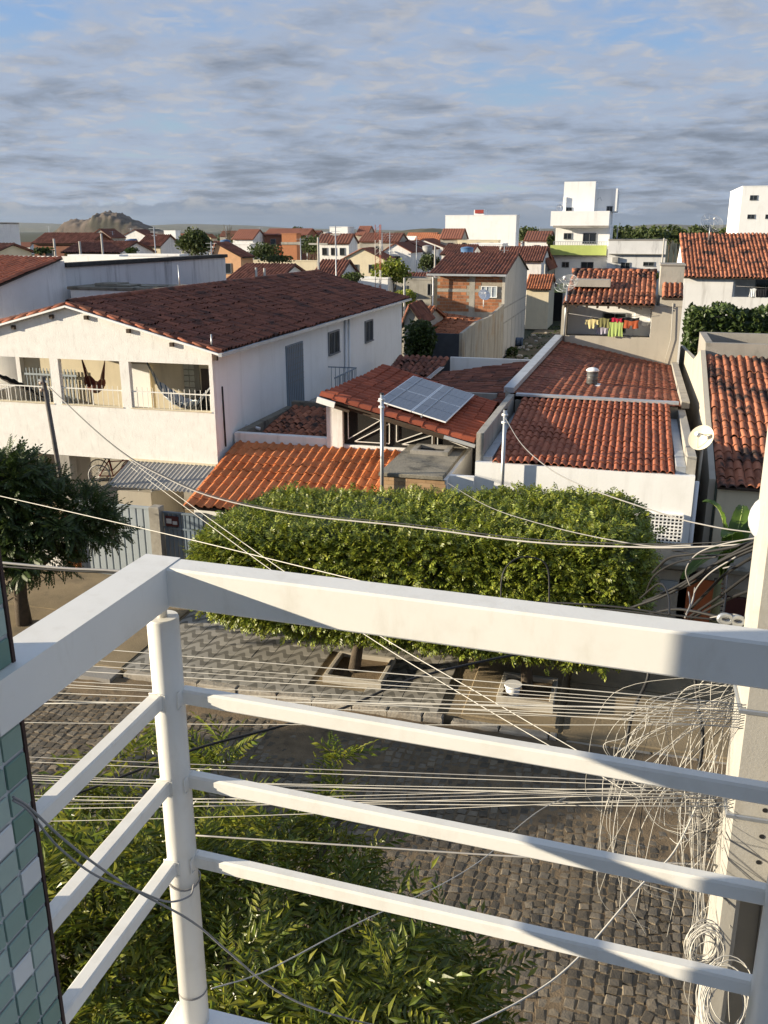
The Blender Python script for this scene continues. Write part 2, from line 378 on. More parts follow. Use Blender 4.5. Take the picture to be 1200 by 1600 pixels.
def tile_roof(parent, A, B, C_, D, pitch, rowlen, m, kind='barrel', nobj=300, jit=.012, stagger=False, mess=0.0, label=None):
    A, B, C_, D = map(Vector, (A, B, C_, D))
    nc = max(1, round(((A - B).length + (D - C_).length) / 2 / pitch)); nr = max(1, round(((A - D).length + (B - C_).length) / 2 / rowlen))
    rl = ((A - D).length + (B - C_).length) / 2 / nr
    V, F, me = tile_mesh(kind, pitch, rl, m)
    rr = random.Random(nc * 131 + nr)
    L_ = []
    for j in range(nr):
        t = (j + .5) / nr
        Lf = A.lerp(D, t); Rt = B.lerp(C_, t); w = (Rt - Lf).length / nc
        x = (Rt - Lf).normalized()
        for i in range(nc):
            s_ = (i + .5 + ((.5 if j % 2 else 0) if stagger else 0)) / nc
            if s_ > 1: continue
            p = Lf.lerp(Rt, s_)
            y = (D.lerp(C_, s_) - A.lerp(B, s_)).normalized(); z = x.cross(y).normalized()
            if z.z < 0: z = -z
            xx = y.cross(z)
            a = rr.gauss(0, jit * 2) + (rr.gauss(0, .12) if rr.random() < mess else 0)
            ca, sa = math.cos(a), math.sin(a)
            x2 = xx * ca + y * sa; y2 = y * ca - xx * sa
            p = p + xx * rr.gauss(0, jit * .4) + y * rr.gauss(0, jit * 1.2) + z * (abs(rr.gauss(0, jit * .5)))
            k = w / pitch
            L_.append(Matrix(((x2.x * k, y2.x, z.x, p.x), (x2.y * k, y2.y, z.y, p.y), (x2.z * k, y2.z, z.z, p.z), (0, 0, 0, 1))))
    for M in L_:
        p = M.translation; M.translation = p + Vector((0, 0, .045 * noise.noise(Vector((p.x * .55, p.y * .55, 3.3)))))
    def key(M):
        p = M.translation; return (p - CV).length + (0 if in_frame(p, 10) else 1000)
    L_.sort(key=key)
    k = min(nobj, len(L_))
    for M in L_[:k]: put('roof_tile', me, M, parent)
    if L_[k:]: instances('roof_tiles', V, F, L_[k:], m, parent, 'stuff', kind != 'flat')
    # boarding under the tiles
    nrm = (B - A).cross(D - A).normalized(); nrm = nrm if nrm.z > 0 else -nrm
    mb = MB(); g_ = 8
    P_ = [A.lerp(B, i / g_).lerp(D.lerp(C_, i / g_), j / g_) for j in range(g_ + 1) for i in range(g_ + 1)]
    G = [(j * 9 + i, j * 9 + i + 1, j * 9 + i + 10, j * 9 + i + 9) for j in range(g_) for i in range(g_)]
    E_ = [(i, i + 1) for i in range(8)] + [(i * 9 + 8, i * 9 + 17) for i in range(8)] + [(80 - i, 79 - i) for i in range(8)] + [(72 - i * 9, 63 - i * 9) for i in range(8)]
    mb.add([p - nrm * .03 for p in P_] + [p - nrm * .08 for p in P_], G + [tuple(x + 81 for x in f[::-1]) for f in G] + [(b, a, a + 81, b + 81) for a, b in E_])
    return mb.build('roof_boarding', WOODD, parent)
def slab_quad(q, th):
    q = [Vector(p) for p in q]; n = (q[1] - q[0]).cross(q[3] - q[0]).normalized(); n = n if n.z > 0 else -n
    mb = MB(); return mb.add(q + [p - n * th for p in q], [(0, 1, 2, 3), (7, 6, 5, 4), (0, 4, 5, 1), (1, 5, 6, 2), (2, 6, 7, 3), (3, 7, 4, 0)])
def pt(parent, name, m, *boxes, kind=None):
    mb = MB()
    for b in boxes: mb.box(*b)
    return mb.build(name, m, parent, kind)
def window(parent, face, c, w, h, frame=CLEANW, pane=None, bars=0, depth=.06, name='window', mull=1):
    """face '-y' (seen from the street) or '+x'; c = centre of opening on the wall face"""
    c = Vector(c); pane = pane or MATS['glass']; f = .05
    def bx(mb, a0, a1, z0, z1, d0, d1):
        if face == '-y': mb.box(c.x + a0, c.x + a1, c.y - d1, c.y - d0, c.z + z0, c.z + z1)
        else: mb.box(c.x + d0, c.x + d1, c.y + a0, c.y + a1, c.z + z0, c.z + z1)
    mb = MB(); bx(mb, -w / 2, w / 2, h / 2 - f, h / 2, .0, depth); bx(mb, -w / 2, w / 2, -h / 2, -h / 2 + f, .0, depth + .03)
    bx(mb, -w / 2, -w / 2 + f, -h / 2 + f, h / 2 - f, 0, depth); bx(mb, w / 2 - f, w / 2, -h / 2 + f, h / 2 - f, 0, depth)
    for k in range(1, mull + 1):
        if mull: x = -w / 2 + w * k / (mull + 1); bx(mb, x - .02, x + .02, -h / 2 + f, h / 2 - f, .004, depth - .01)
    o = mb.build(name, frame, parent)
    mb = MB(); bx(mb, -w / 2 + f, w / 2 - f, -h / 2 + f, h / 2 - f, -.01, .012); mb.build('pane', pane, o)
    if bars:
        mb = MB()
        for k in range(bars): x = -w / 2 + w * (k + .5) / bars; bx(mb, x - .008, x + .008, -h / 2 + f, h / 2 - f, .03, .045)
        mb.build('bars', SHUT, o)
    return o
# ================================================================ ground, street, pavements
mground = mat('dry_scrubland', (.036, .042, .022), 1, .3, .01, 0, 5, blot=(.022, .034, .015), bamt=.9, bsc=.02)
g = MB(); n_ = 24
xs_ = [-16000, -12000, -5000, -2000, -800, -300, -100, 100, 300, 800, 2000, 5000, 12000, 16000]
ys_ = [-39, 14, 200, 600, 1500, 4000, 9000, 15500, 17000]
g.add([(x, y, -.12) for y in ys_ for x in xs_], [(j * 14 + i, j * 14 + i + 1, (j + 1) * 14 + i + 1, (j + 1) * 14 + i) for j in range(8) for i in range(13)])
struct(g.build('ground', mground))
def nz(x, y, s, o=0): return noise.fractal(Vector((x * s, y * s, o)), 1.0, 2.0, 4)
KV = 14.72
# street bed with drifts of dirt between and over the setts
st = MB(); du = .13; u0, u1, v0, v1 = -15.0, 7.0, 4.6, KV
nu, nv = int((u1 - u0) / du), int((v1 - v0) / du)
vs = []
for j in range(nv + 1):
    for i in range(nu + 1):
        x = u0 + (u1 - u0) * i / nu; y = v0 + (v1 - v0) * j / nv
        d = max(0, (y - 13.85 - .35 * nz(x, 0, .5, 3)) / .6); d = min(1, d)
        h = -.008 + .012 * nz(x, y, .55, 1) + .009 * nz(x, y, 2.3, 5) + .05 * d + .02 * d * nz(x, y, 5, 2)
        # worn patch of old asphalt across the middle
        a = 1 - abs((y - 12.9 + .1 * x) / .7); h += .012 * max(0, min(1, a * 2)) * (1 if -6 < x < 1.5 else 0)
        vs.append((x, y, h))
st.add(vs, [(j * (nu + 1) + i, j * (nu + 1) + i + 1, (j + 1) * (nu + 1) + i + 1, (j + 1) * (nu + 1) + i) for j in range(nv) for i in range(nu)], 0, True)
st.box(-80, u0, v0, KV, -.2, -.015); st.box(u1, 60, v0, KV, -.2, -.015)
street = struct(st.build('street', DIRT))
# setts
def sett_mesh(seed):
    r_ = random.Random(seed); V = []
    for (k, z) in ((1.0, -.07), (1.0, -.010), (.88, .003)):
        for sx_, sy_ in ((-1, -1), (1, -1), (1, 1), (-1, 1)):
            V.append((sx_ * .5 * k + r_.uniform(-.11, .11), sy_ * .5 * k + r_.uniform(-.11, .11), z + (r_.uniform(-.004, .005) if z > -.05 else 0)))
    V.append((r_.uniform(-.1, .1), r_.uniform(-.1, .1), .007))
    F = []
    for k in range(2):
        for i in range(4): j = (i + 1) % 4; F.append((k * 4 + i, k * 4 + j, k * 4 + 4 + j, k * 4 + 4 + i))
    T = [(a, b, c) for a, b, c, d in F] + [(a, c, d) for a, b, c, d in F] + [(8 + i, 8 + (i + 1) % 4, 12) for i in range(4)]
    return np.array(V), np.array(T)
SV = [sett_mesh(i) for i in range(6)]
SM = [npmesh('cobblestone', v, f, COBB) for v, f in SV]
setts = []
rs = random.Random(5)
x = -14.5
while x < 6.5:
    w = rs.uniform(.112, .158); y = 4.7 + rs.random() * .1
    while y < KV - .1:
        l_ = rs.uniform(.11, .185)
        xx = x + w / 2 + .10 * math.sin(y * .7) + .06 * nz(x, y, 1.1, 4) ; p = Vector((xx, y + l_ / 2, rs.uniform(-.005, .006) + .008 * nz(xx, y, .8, 9)))
        if in_frame(p, 60) or rs.random() < .4:
            a = rs.gauss(0, .13); c, s_ = math.cos(a), math.sin(a)
            tx, ty = rs.gauss(0, .03), rs.gauss(0, .03)
            M = Matrix.Translation(p) @ Matrix(((c * w * .92, -s_ * l_ * .92, 0, 0), (s_ * w * .92, c * l_ * .92, 0, 0), (tx * w, ty * l_, 1, 0), (0, 0, 0, 1)))
            setts.append((M, rs.randrange(6)))
        y += l_ + .018
    x += w + .018
def skey(q):
    p = q[0].translation; X, Y, w_ = proj(p)
    return w_ + (0 if (800 < X < 1110 and 1230 < Y < 1600) else 100)
setts.sort(key=skey)
for M, k in setts[:300]: put('cobblestone', SM[k], M, street)
for k in range(6):
    Ms = [M for M, q in setts[300:] if q == k]
    if k == 0: allV, allF, off = [], [], 0
    BV = np.c_[SV[k][0], np.ones(len(SV[k][0]))]
    V = np.einsum('kij,nj->kni', np.array([np.array(m_) for m_ in Ms]), BV)[:, :, :3].reshape(-1, 3)
    Fc = (SV[k][1][None] + (np.arange(len(Ms)) * len(BV))[:, None, None]).reshape(-1, 3) + off
    allV.append(V); allF.append(Fc); off += len(V)
npobj('cobblestones', np.vstack(allV), np.vstack(allF), COBB, street, 'stuff')

# far pavement: concrete apron left, wave tiles in front of the trees, driveways and planters to the right
PZ0 = .15
pv = MB()
pv.box(-60, -9.86, KV + .2, 26, -.1, PZ0 - .01); pv.box(-9.86, -2.95, KV + .2, 26, -.1, PZ0 - .035)
pv.box(-2.95, -.75, KV + .25, 26, -.1, PZ0 - .05); pv.box(-.75, 40, KV + .1, 26, -.1, PZ0 - .1)
pavement = struct(pv.build('pavement', PAVEC))
# slabs with joints on the left apron
jr = random.Random(3)
for i in range(5):
    x0 = -9.9 - (i + 1) * 1.55
    mb = MB().bevbox(x0 + .008, x0 + 1.542, KV + .22, 17.2, PZ0 - .02, PZ0 + .012 + jr.uniform(0, .008), .008); mb.build('paving_slab', PAVEC, pavement)
    mb = MB().bevbox(x0 + .008, x0 + 1.542, 17.216, 19.6, PZ0 - .02, PZ0 + .022 + jr.uniform(0, .012), .008); mb.build('paving_slab', PAVEC, pavement)
mb = MB().bevbox(-2.6, -.8, KV + .3, 19.4, PZ0 - .06, PZ0 - .01, .02); mb.build('driveway_slab', PAVEC, pavement)
mb = MB().bevbox(-.68, 2.9, KV + .16, 17.0, PZ0 - .12, PZ0 - .07, .02); mb.build('driveway_slab', PAVEC, pavement)
mb = MB().bevbox(-.68, 2.9, 17.03, 19.5, PZ0 - .12, PZ0 - .06, .02); mb.build('driveway_slab', PAVEC, pavement)
mb = MB().bevbox(2.95, 3.1, KV, 19.5, PZ0 - .1, PZ0 + .14, .02); mb.build('driveway_edge', CREAM, pavement)
# wave tiles
def wave_mat():
    m = bpy.data.materials.new('wave_pavement_tile'); m.use_nodes = True; t = m.node_tree; n = t.nodes; l = t.links
    p = n['Principled BSDF']; p.inputs['Roughness'].default_value = .8
    g_ = n.new('ShaderNodeNewGeometry'); s_ = n.new('ShaderNodeSeparateXYZ'); l.new(g_.outputs['Position'], s_.inputs[0])
    def M(op, a, b=None):
        q = n.new('ShaderNodeMath'); q.operation = op
        for i, k in enumerate((a, b)):
            if k is None: continue
            if isinstance(k, (int, float)): q.inputs[i].default_value = k
            else: l.new(k, q.inputs[i])
        return q.outputs[0]
    a = M('MULTIPLY', s_.outputs[0], 2 * math.pi / .4)
    w = M('ADD', M('MULTIPLY', M('SINE', a), .27), M('MULTIPLY', M('SINE', M('ADD', M('MULTIPLY', a, 2), .8)), .06))
    b = M('FRACT', M('ADD', M('MULTIPLY', s_.outputs[1], 1 / .4), w))
    k = M('LESS_THAN', b, .46)
    nzn = n.new('ShaderNodeTexNoise'); nzn.inputs['Scale'].default_value = 2.2; nzn.inputs['Detail'].default_value = 6; l.new(g_.outputs['Position'], nzn.inputs[0])
    oi = n.new('ShaderNodeObjectInfo')
    mx = n.new('ShaderNodeMix'); mx.data_type = 'RGBA'; l.new(k, mx.inputs[0]); mx.inputs[6].default_value = (.32, .30, .26, 1); mx.inputs[7].default_value = (.15, .14, .118, 1)
    sc_ = n.new('ShaderNodeVectorMath'); sc_.operation = 'SCALE'; l.new(mx.outputs[2], sc_.inputs[0])
    l.new(M('ADD', M('MULTIPLY', nzn.outputs[0], .7), M('ADD', .5, M('MULTIPLY', oi.outputs['Random'], .25))), sc_.inputs['Scale'])
    l.new(sc_.outputs[0], p.inputs['Base Color']); return m
WAVE = wave_mat()
tv = np.array([(x, y, z) for z, k in ((-.03, 1), (.004, 1), (.008, .97)) for x, y in ((-.197 * k, -.197 * k), (.197 * k, -.197 * k), (.197 * k, .197 * k), (-.197 * k, .197 * k))])
tf = np.array([(k * 4 + i, k * 4 + (i + 1) % 4, k * 4 + 4 + (i + 1) % 4, k * 4 + 4 + i) for k in range(2) for i in range(4)] + [(8, 9, 10, 11)])
tm = npmesh('paving_tile', tv, tf, WAVE)
for i in range(17):
    for j in range(11):
        cx, cy = -9.65 + .4 * i, KV + .42 + .4 * j
        if (1 <= j <= 4 and 10 <= i <= 12): continue                     # tree pit
        put('paving_tile', tm, Matrix.Translation((cx, cy, PZ0 - .012 + rs.uniform(-.003, .004))), pavement)
# kerb stones
def kerbs(x0, x1, h, L_=.9, vv=KV, gap=.012):
    x = x0
    while x < x1 - .05:
        l_ = min(L_ * rs.uniform(.75, 1.2), x1 - x)
        mb = MB().bevbox(x + gap, x + l_ - gap, vv + rs.uniform(-.02, .02), vv + .19, -.1, h + rs.uniform(-.015, .01), .025); mb.build('kerb_stone', KERB, pavement)
        x += l_
kerbs(-20, -11.4, .15); kerbs(-9.75, -2.9, .16); kerbs(-2.75, -.75, .11); 
mb = MB().prism([(-11.35, -.05), (-9.9, -.05), (-9.9, .12), (-11.35, .14)], 'y', KV - .25, KV + .2); mb.build('kerb_ramp', CONC, pavement)
kerbs(-.6, 3.0, .03); kerbs(3.1, 12, .1)
# planters round the trees
def planter(x0, x1, y0, y1, h, label):
    t = thing('tree_planter', ((x0 + x1) / 2, (y0 + y1) / 2, PZ0 - .05), label, 'planter', 'planters around the clipped trees')
    w = .09; z0 = PZ0 - .05
    for a in ((x0, x1, y0, y0 + w), (x0, x1, y1 - w, y1), (x0, x0 + w, y0 + w + .002, y1 - w - .002), (x1 - w, x1, y0 + w + .002, y1 - w - .002)):
        MB().bevbox(*a, z0, h, .012).build('planter_wall', BEIGE, t)
    MB().box(x0 + w, x1 - w, y0 + w, y1 - w, z0, h - .1).build('soil', DIRT, t)
    return t
planter(-5.6, -4.35, 15.55, 16.75, .27, 'low cement planter round the left clipped tree trunk')
planter(-2.0, -.9, 15.5, 16.6, .34, 'low cement planter with a white pot on the driveway side')
t = thing('flower_pot', (-1.72, 15.85, .22), 'round white plastic pot sitting in the cement planter', 'pot')
MB().tube([(-1.72, 15.85, .22), (-1.72, 15.85, .46)], .12, 14, r2=.16).build('pot', PVCW, t)
MB().tube([(-1.72, 15.85, .44), (-1.72, 15.85, .48)], .175, 14).build('rim', PVCW, t)
# our own pavement under the balcony
struct(MB().box(-60, 40, -8, 4.6, -.1, .14).build('pavement_near', PAVEC))
# alley between the lots, leading back to the cross street
al = MB(); nn = 20
al.add([(-9 + 7.5 * i / nn, 43 + 45 * j / nn, .02 + .05 * nz(i, j, .3, 2)) for j in range(nn + 1) for i in range(nn + 1)],
       [(j * 21 + i, j * 21 + i + 1, (j + 1) * 21 + i + 1, (j + 1) * 21 + i) for j in range(nn) for i in range(nn)])
struct(al.build('path', ALLEYG))
# ================================================================ white two-storey house with the terrace
HU, HV, HB = -10.87, 22.0, 42.7          # right wall, front, back
AX, AZ = -15.13, 7.02                    # ridge
EZ = 5.93
HL = 2 * AX - HU                         # left wall
slope = (AZ - EZ) / (HU - AX)
wh = thing('white_house', (AX, 32, 0), 'white two-storey house with dark tiled gable roof and open terrace', 'house')
def gz(u): return AZ - abs(u - AX) * slope
zf0, zo0, zo1 = 2.74, 4.25, 5.56
ops = [(PV(-60, 600, HV).x, PV(81, 600, HV).x), (PV(95, 610, HV).x, PV(190, 610, HV).x), (PV(204, 610, HV).x, PV(328, 610, HV).x)]
T = .16
mb = MB()
mb.box(HL, HU, HV, HV + T, zf0, zo0)
xs = [HL] + [q for o_ in ops for q in o_] + [HU]
for a, b in ((xs[0], xs[1]), (xs[2], xs[3]), (xs[4], xs[5]), (xs[6], xs[7])): mb.box(a, b, HV + .002, HV + T - .002, zo0, zo1)
mb.prism([(HL, zo1), (HU, zo1), (HU, gz(HU)), (AX, AZ), (HL, gz(HL))], 'y', HV, HV + T)
mb.build('front_wall', ROUGHW, wh)
mb = MB(); mb.box(HU - .15, HU, HV + T + .001, HB, 0, EZ - .02); mb.build('side_wall', CLEANW, wh)
mb = MB(); mb.box(HL, HL + .15, HV + 3, HB, 0, EZ - .02); mb.box(HL, HL + .15, HV + T, HV + 3, zf0, 4.2); mb.build('side_wall', WHITE, wh)
mb = MB(); mb.prism([(HL + .15, 0), (HU - .15, 0), (HU - .15, EZ - .02), (AX, AZ - .02), (HL + .15, EZ - .02)], 'y', HB - .15, HB); mb.build('back_wall', WHITE, wh)
# ledge under the front, terrace floor, terrace back wall
mb = MB(); mb.box(HL, HU - .16, HV + T + .001, HV + 3.2, zf0 + .01, zf0 + .25); mb.build('terrace_floor', CONC, wh)
mb = MB(); mb.box(HL + .16, PV(262, 600, HV + 3).x, HV + 3.2, HV + 3.3, zf0 + .25, 6.4); mb.box(PV(262, 600, HV + 3).x, HU - .16, HV + 2.2, HV + 2.3, zf0 + .25, 5.9); mb.build('terrace_wall', CREAM, wh)
mb = MB(); mb.box(PV(262, 600, HV + 3).x + .002, PV(262, 600, HV + 3).x + .1, HV + 2.302, HV + 3.2, zf0 + .25, 5.9); mb.build('terrace_wall', CREAM, wh)
# glazed block panel and dark door on the terrace
x0 = PV(289, 600, HV + 2.2).x; x1 = PV(313, 600, HV + 2.2).x
gm = flat('glass_block', (.42, .42, .36), .35)
gp = MB().box(x0, x1, HV + 2.16, HV + 2.198, 3.05, 5.7).build('glass_block_panel', flat('block_joint', (.25, .24, .2)), wh)
gb = MB().bevbox(-.08, .08, -.02, .02, -.08, .08, .015)
gbm = npmesh('glass_block', np.array(gb.v), np.array(gb.f), gm)
for i in range(max(1, int((x1 - x0) / .18))):
    for j in range(14): put('glass_block', gbm, Matrix.Translation((x0 + .1 + i * .18, HV + 2.15, 3.18 + j * .18)), wh)
MB().box(x1 + .06, HU - .2, HV + 2.17, HV + 2.198, 3.0, 5.1).build('terrace_door', flat('brown_door', (.07, .05, .04), .5), wh)
dx = PV(212, 600, HV + 3.2).x
MB().box(dx - .1, dx + .55, HV + 3.15, HV + 3.198, 3.0, 5.0).build('terrace_door', CLEANW, wh)
MB().bevbox(dx + .05, dx + .3, HV + 3.1, HV + 3.15, 5.15, 5.4, .02).build('meter_box', FIBRO, wh)
# sun-shaded shutter rail seen at the back-left of the terrace
mb = MB(); yb = HV + 3.05
for k in range(15): mb.box(HL + .3 + k * .13, HL + .33 + k * .13, yb, yb + .02, 3.4, 4.75)
mb.box(HL + .25, HL + 2.2, yb - .02, yb + .04, 4.52, 4.58); mb.box(HL + .25, HL + 2.2, yb - .02, yb + .04, 3.5, 3.56)
mb.build('inner_railing', GATEB, wh)
# railings in the three openings
for a, b in ops:
    a = max(a, HL + .2); mb = MB()
    mb.box(a, b, HV + .05, HV + .08, zo0 + .46, zo0 + .49); 
    n = int((b - a) / .16)
    for k in range(1, n):
        x = a + (b - a) * k / n; mb.box(x - .006, x + .006, HV + .06, HV + .072, zo0, zo0 + (.60 if b > -15 else .47))
    for q in (a + .03, (a + b) / 2, b - .03): mb.box(q - .014, q + .014, HV + .055, HV + .085, zo0, zo0 + .5)
    mb.build('terrace_railing', STEELW, wh)
    MB().box(a - .02, b + .02, HV - .02, HV + T + .01, zo0 - .005, zo0 + .02).build('sill', CREAM, wh)
# ground floor: columns, recessed wall
cxs = [PV(107, 740, HV + .15).x, HL + .3]
for cx in cxs: MB().box(cx - .17, cx + .17, HV + .02, HV + .34, 0, zf0 - .002).build('column', GREYP, wh)
MB().box(HL, HU - .16, 25.6, 25.75, 0, zf0).build('ground_wall', GREYP, wh)
MB().box(HU - .42, HU - .16, 22.1, 22.3, 0, zf0 - .01).build('column', GREYP, wh)
# bargeboard and eaves trim, gutter
oh = .12
for sgn in (-1, 1):
    e = AX + sgn * (HU - AX + .32); ze = AZ - (HU - AX + .32) * slope
    mb = MB(); mb.bar((AX, HV - oh, AZ + .015), (e, HV - oh, ze + .015), .05, .13, upv=(0, 1, 0)); mb.build('bargeboard', CLEANW, wh)
    for k in range(4):
        q = .12 + k * .28; x = AX + (e - AX) * q; MB().box(x - .05, x + .05, HV - oh + .03, HV - .001, gz(x) - .20, gz(x) - .09).build('purlin_end', WOODD, wh)
eR, zR = HU + .34, AZ - (HU - AX + .34) * slope + .09
eL, zL = HL - .34, zR
TZ = AZ + .09
tile_roof(wh, (eR, HV - oh, zR), (eR, HB + .2, zR), (AX, HB + .2, TZ), (AX, HV - oh, TZ), .205, .38, TILE_OLD, 'barrel', 300, .02, mess=.12)
tile_roof(wh, (eL, HB + .2, zL), (eL, HV - oh, zL), (AX, HV - oh, TZ), (AX, HB + .2, TZ), .205, .38, TILE_OLD, 'barrel', 0, .02, mess=.1)
mb = MB()
for k in range(52):
    y = HV - oh + .1 + k * .4; mb.tube([(AX, y, TZ + .02), (AX, y + .43, TZ + .035)], .09, 8, cap=False)
mb.build('ridge_tiles', TILE_OLD, wh, 'stuff')
# orange verge tiles along the front rakes
for sgn in (-1, 1):
    ml = (eR - AX)
    for k in range(11):
        a = k / 11; b = (k + 1.12) / 11; 
        p = Vector((AX + sgn * ml * b, HV - oh + .02, TZ - (TZ - zR) * b + .03)); q = Vector((AX + sgn * ml * a, HV - oh + .02, TZ - (TZ - zR) * a + .05))
        MB().tube([p - Vector((0, 0, .045)), q - Vector((0, 0, .045))], 0.034, 8, r2=.030).build('verge_tile', TILE_FLAT, wh)
MB().bar((eR + .05, HV - .3, zR - .06), (eR + .05, HB + .2, zR - .06), .10, .09).build('gutter', FLASH, wh)
mb = MB().tube([(HU + .06, 33.6, zR - .08), (HU + .06, 33.6, .2)], .055, 10); mb.build('downpipe', PVCW, wh)
mb = MB().tube([(HU + .05, 34.1, zR - .08), (HU + .05, 34.1, .2)], .04, 10); mb.build('downpipe', PVCW, wh)
# side door with grille and steps
d = MB().box(HU, HU + .04, 27.35, 28.9, 3.36, 5.44).build('side_door', GREYBLUE, wh)
mb = MB()
for k in range(9): y = 27.45 + k * .165; mb.box(HU + .042, HU + .055, y - .012, y + .012, 3.42, 5.4)
for k in range(7): z = 4.2 + k * .19; mb.box(HU + .0561, HU + .066, 27.4, 28.85, z - .01, z + .01)
mb.build('door_grille', SHUT, d)
window(wh, '+x', (HU, 32.25, 5.0), 1.25, .88, SHUT, bars=7)
window(wh, '+x', (HU, 36.95, 4.95), 1.15, .92, SHUT, bars=7)
MB().tube([(HU + .0, 24.0, 3.5), (HU + .45, 24.0, 3.42)], .045, 10).build('drain_spout', PVCW, wh)
MB().tube([(HU + .02, 22.5, 4.9), (HU + .03, 22.5, 3.2)], .025, 8).build('conduit', BLACKSTAIN, wh)
# outside stair landing beside the door
ls = thing('stair_landing', (-10.2, 29.5, 0), 'concrete stair landing with grey railing at the side door', 'staircase')
MB().box(HU + .06, -9.6, 27.2, 31.4, 0, 3.3).build('landing', GREYP, ls)
mb = MB()
for k in range(13):
    y = 28.95 + k * .2; mb.box(-9.72, -9.70, y - .009, y + .009, 3.3, 4.2)
mb.box(-9.73, -9.69, 28.9, 31.4, 4.19, 4.23)
for k in range(7): x = HU + .2 + k * .16; mb.box(x - .009, x + .009, 31.36, 31.38, 3.3, 4.2)
mb.box(HU + .08, -9.69, 31.35, 31.39, 4.19, 4.23)
mb.build('landing_railing', GREYBLUE, ls)
# rooftop tank room behind the ridge
tk = thing('tank_room', (-17.7, 30.6, 5.9), 'low white tank room with mossy slab on the far roof slope', 'tank room')
p0 = PV(108, 447, 29.6); p1 = PV(283, 443, 29.6)
MB().box(p0.x + .1, p1.x - .7, 29.5, 31.4, 5.7, p0.z - .12).build('wall', WHITE, tk)
MB().bevbox(p0.x, p1.x, 29.45, 31.7, p0.z - .12, p0.z, .02).build('slab', MOSSC, tk)
for k, (a, w, h) in enumerate(((.22, .9, .12), (.42, .5, .07), (.62, .7, .05))):
    x = p0.x + (p1.x - p0.x) * a; MB().bevbox(x, x + w, 29.7, 30.6, p0.z, p0.z + h, .02).build('loose_slab', MOSSC, tk)
# thin roof masts
for i, (x, y, z, h, lb) in enumerate(((-15.4, 29.0, 7.0, .9, 'thin steel mast rising beside the tank room slab'), (-10.9, 22.1, 5.95, .42, 'short steel rod on the front eave corner of white house'))):
    tag(MB().tube([(x, y, z), (x, y, z + h)], .022, 6).build('roof_mast', GALV), lb, 'mast')

# hammocks
def hammock(a, b, sag, w, m, label, low=.5):
    a, b = Vector(a), Vector(b); d = b - a; side = Vector((-d.y, d.x, 0)).normalized()
    t = thing('hammock', (a + b) / 2 - Vector((0, 0, sag)), label, 'hammock', 'hammocks on the terrace')
    mb = MB(); n, k = 18, 8; vs = []
    for i in range(n + 1):
        s = .18 + .64 * i / n; base = a.lerp(b, s) - Vector((0, 0, sag * (1 - (2 * s - 1) ** 2)))
        ww = w * math.sin(math.pi * (i + .6) / (n + 1.2)) ** .6
        for j in range(k + 1):
            q = 2 * j / k - 1; vs.append(base + side * q * ww * .5 + Vector((0, 0, .38 * ww * q * q + .02 * math.sin(i * 2.1 + j * 3))))
    mb.add(vs, [(i * (k + 1) + j, i * (k + 1) + j + 1, (i + 1) * (k + 1) + j + 1, (i + 1) * (k + 1) + j) for i in range(n) for j in range(k)], 0, True)
    mb.build('cloth', m, t)
    for end, row in ((a, 0), (b, n)):
        mb = MB()
        for j in range(0, k + 1): mb.tube([end, vs[row * (k + 1) + j]], .008, 4)
        mb.build('cords', m, t)
def stripe_mat(name, c1, c2, c3, sc_):
    m = bpy.data.materials.new(name); m.use_nodes = True; n = m.node_tree.nodes; l = m.node_tree.links
    tcx = n.new('ShaderNodeTexCoord'); s_ = n.new('ShaderNodeSeparateXYZ'); l.new(tcx.outputs['Object'], s_.inputs[0])
    ad = n.new('ShaderNodeMath'); ad.operation = 'ADD'; l.new(s_.outputs[0], ad.inputs[0]); l.new(s_.outputs[1], ad.inputs[1])
    mu = n.new('ShaderNodeMath'); mu.operation = 'MULTIPLY'; mu.inputs[1].default_value = sc_; l.new(ad.outputs[0], mu.inputs[0])
    fr = n.new('ShaderNodeMath'); fr.operation = 'FRACT'; l.new(mu.outputs[0], fr.inputs[0])
    rp = n.new('ShaderNodeValToRGB'); rp.color_ramp.interpolation = 'CONSTANT'; e = rp.color_ramp.elements
    e[0].color = (*c1, 1); e[1].position = .5; e[1].color = (*c2, 1); q = e.new(.8); q.color = (*c3, 1)
    l.new(fr.outputs[0], rp.inputs[0]); l.new(rp.outputs[0], n['Principled BSDF'].inputs['Base Color']); n['Principled BSDF'].inputs['Roughness'].default_value = .95
    return m
hammock(PV(226, 560, HV + 1.3), PV(331, 602, HV + .25), 1.0, .55, stripe_mat('hammock_blue', (.55, .58, .62), (.10, .16, .26), (.62, .62, .6), 6), 'pale blue and white striped hammock in the right terrace opening')
hammock(PV(126, 555, HV + 1.6), PV(164, 562, HV + .7), 1.05, .5, stripe_mat('hammock_maroon', (.16, .045, .035), (.30, .16, .10), (.10, .03, .03), 5), 'maroon hammock with patterned stripes in the middle terrace opening')
hammock(PV(-30, 572, HV + 1.0), PV(80, 625, HV + .9), .10, .3, stripe_mat('hammock_black', (.03, .026, .024), (.05, .035, .03), (.02, .02, .02), 4), 'dark brown hammock stretched across the left terrace opening')
ch = thing('terrace_chair', (-12.0, 23.6, 3.0), 'dark round-backed chair on the terrace behind the blue hammock', 'chair')
MB().tube([(-12.3, 23.7, 3.75), (-12.0, 23.8, 4.55), (-11.7, 23.7, 3.75)], .05, 8).build('back_frame', BLACKP, ch)
MB().bevbox(-12.3, -11.7, 23.78, 23.84, 3.7, 4.5, .02).build('backrest', BLACKP, ch)
MB().bevbox(-12.3, -11.7, 23.2, 23.8, 3.4, 3.5, .03).build('seat', BLACKP, ch)
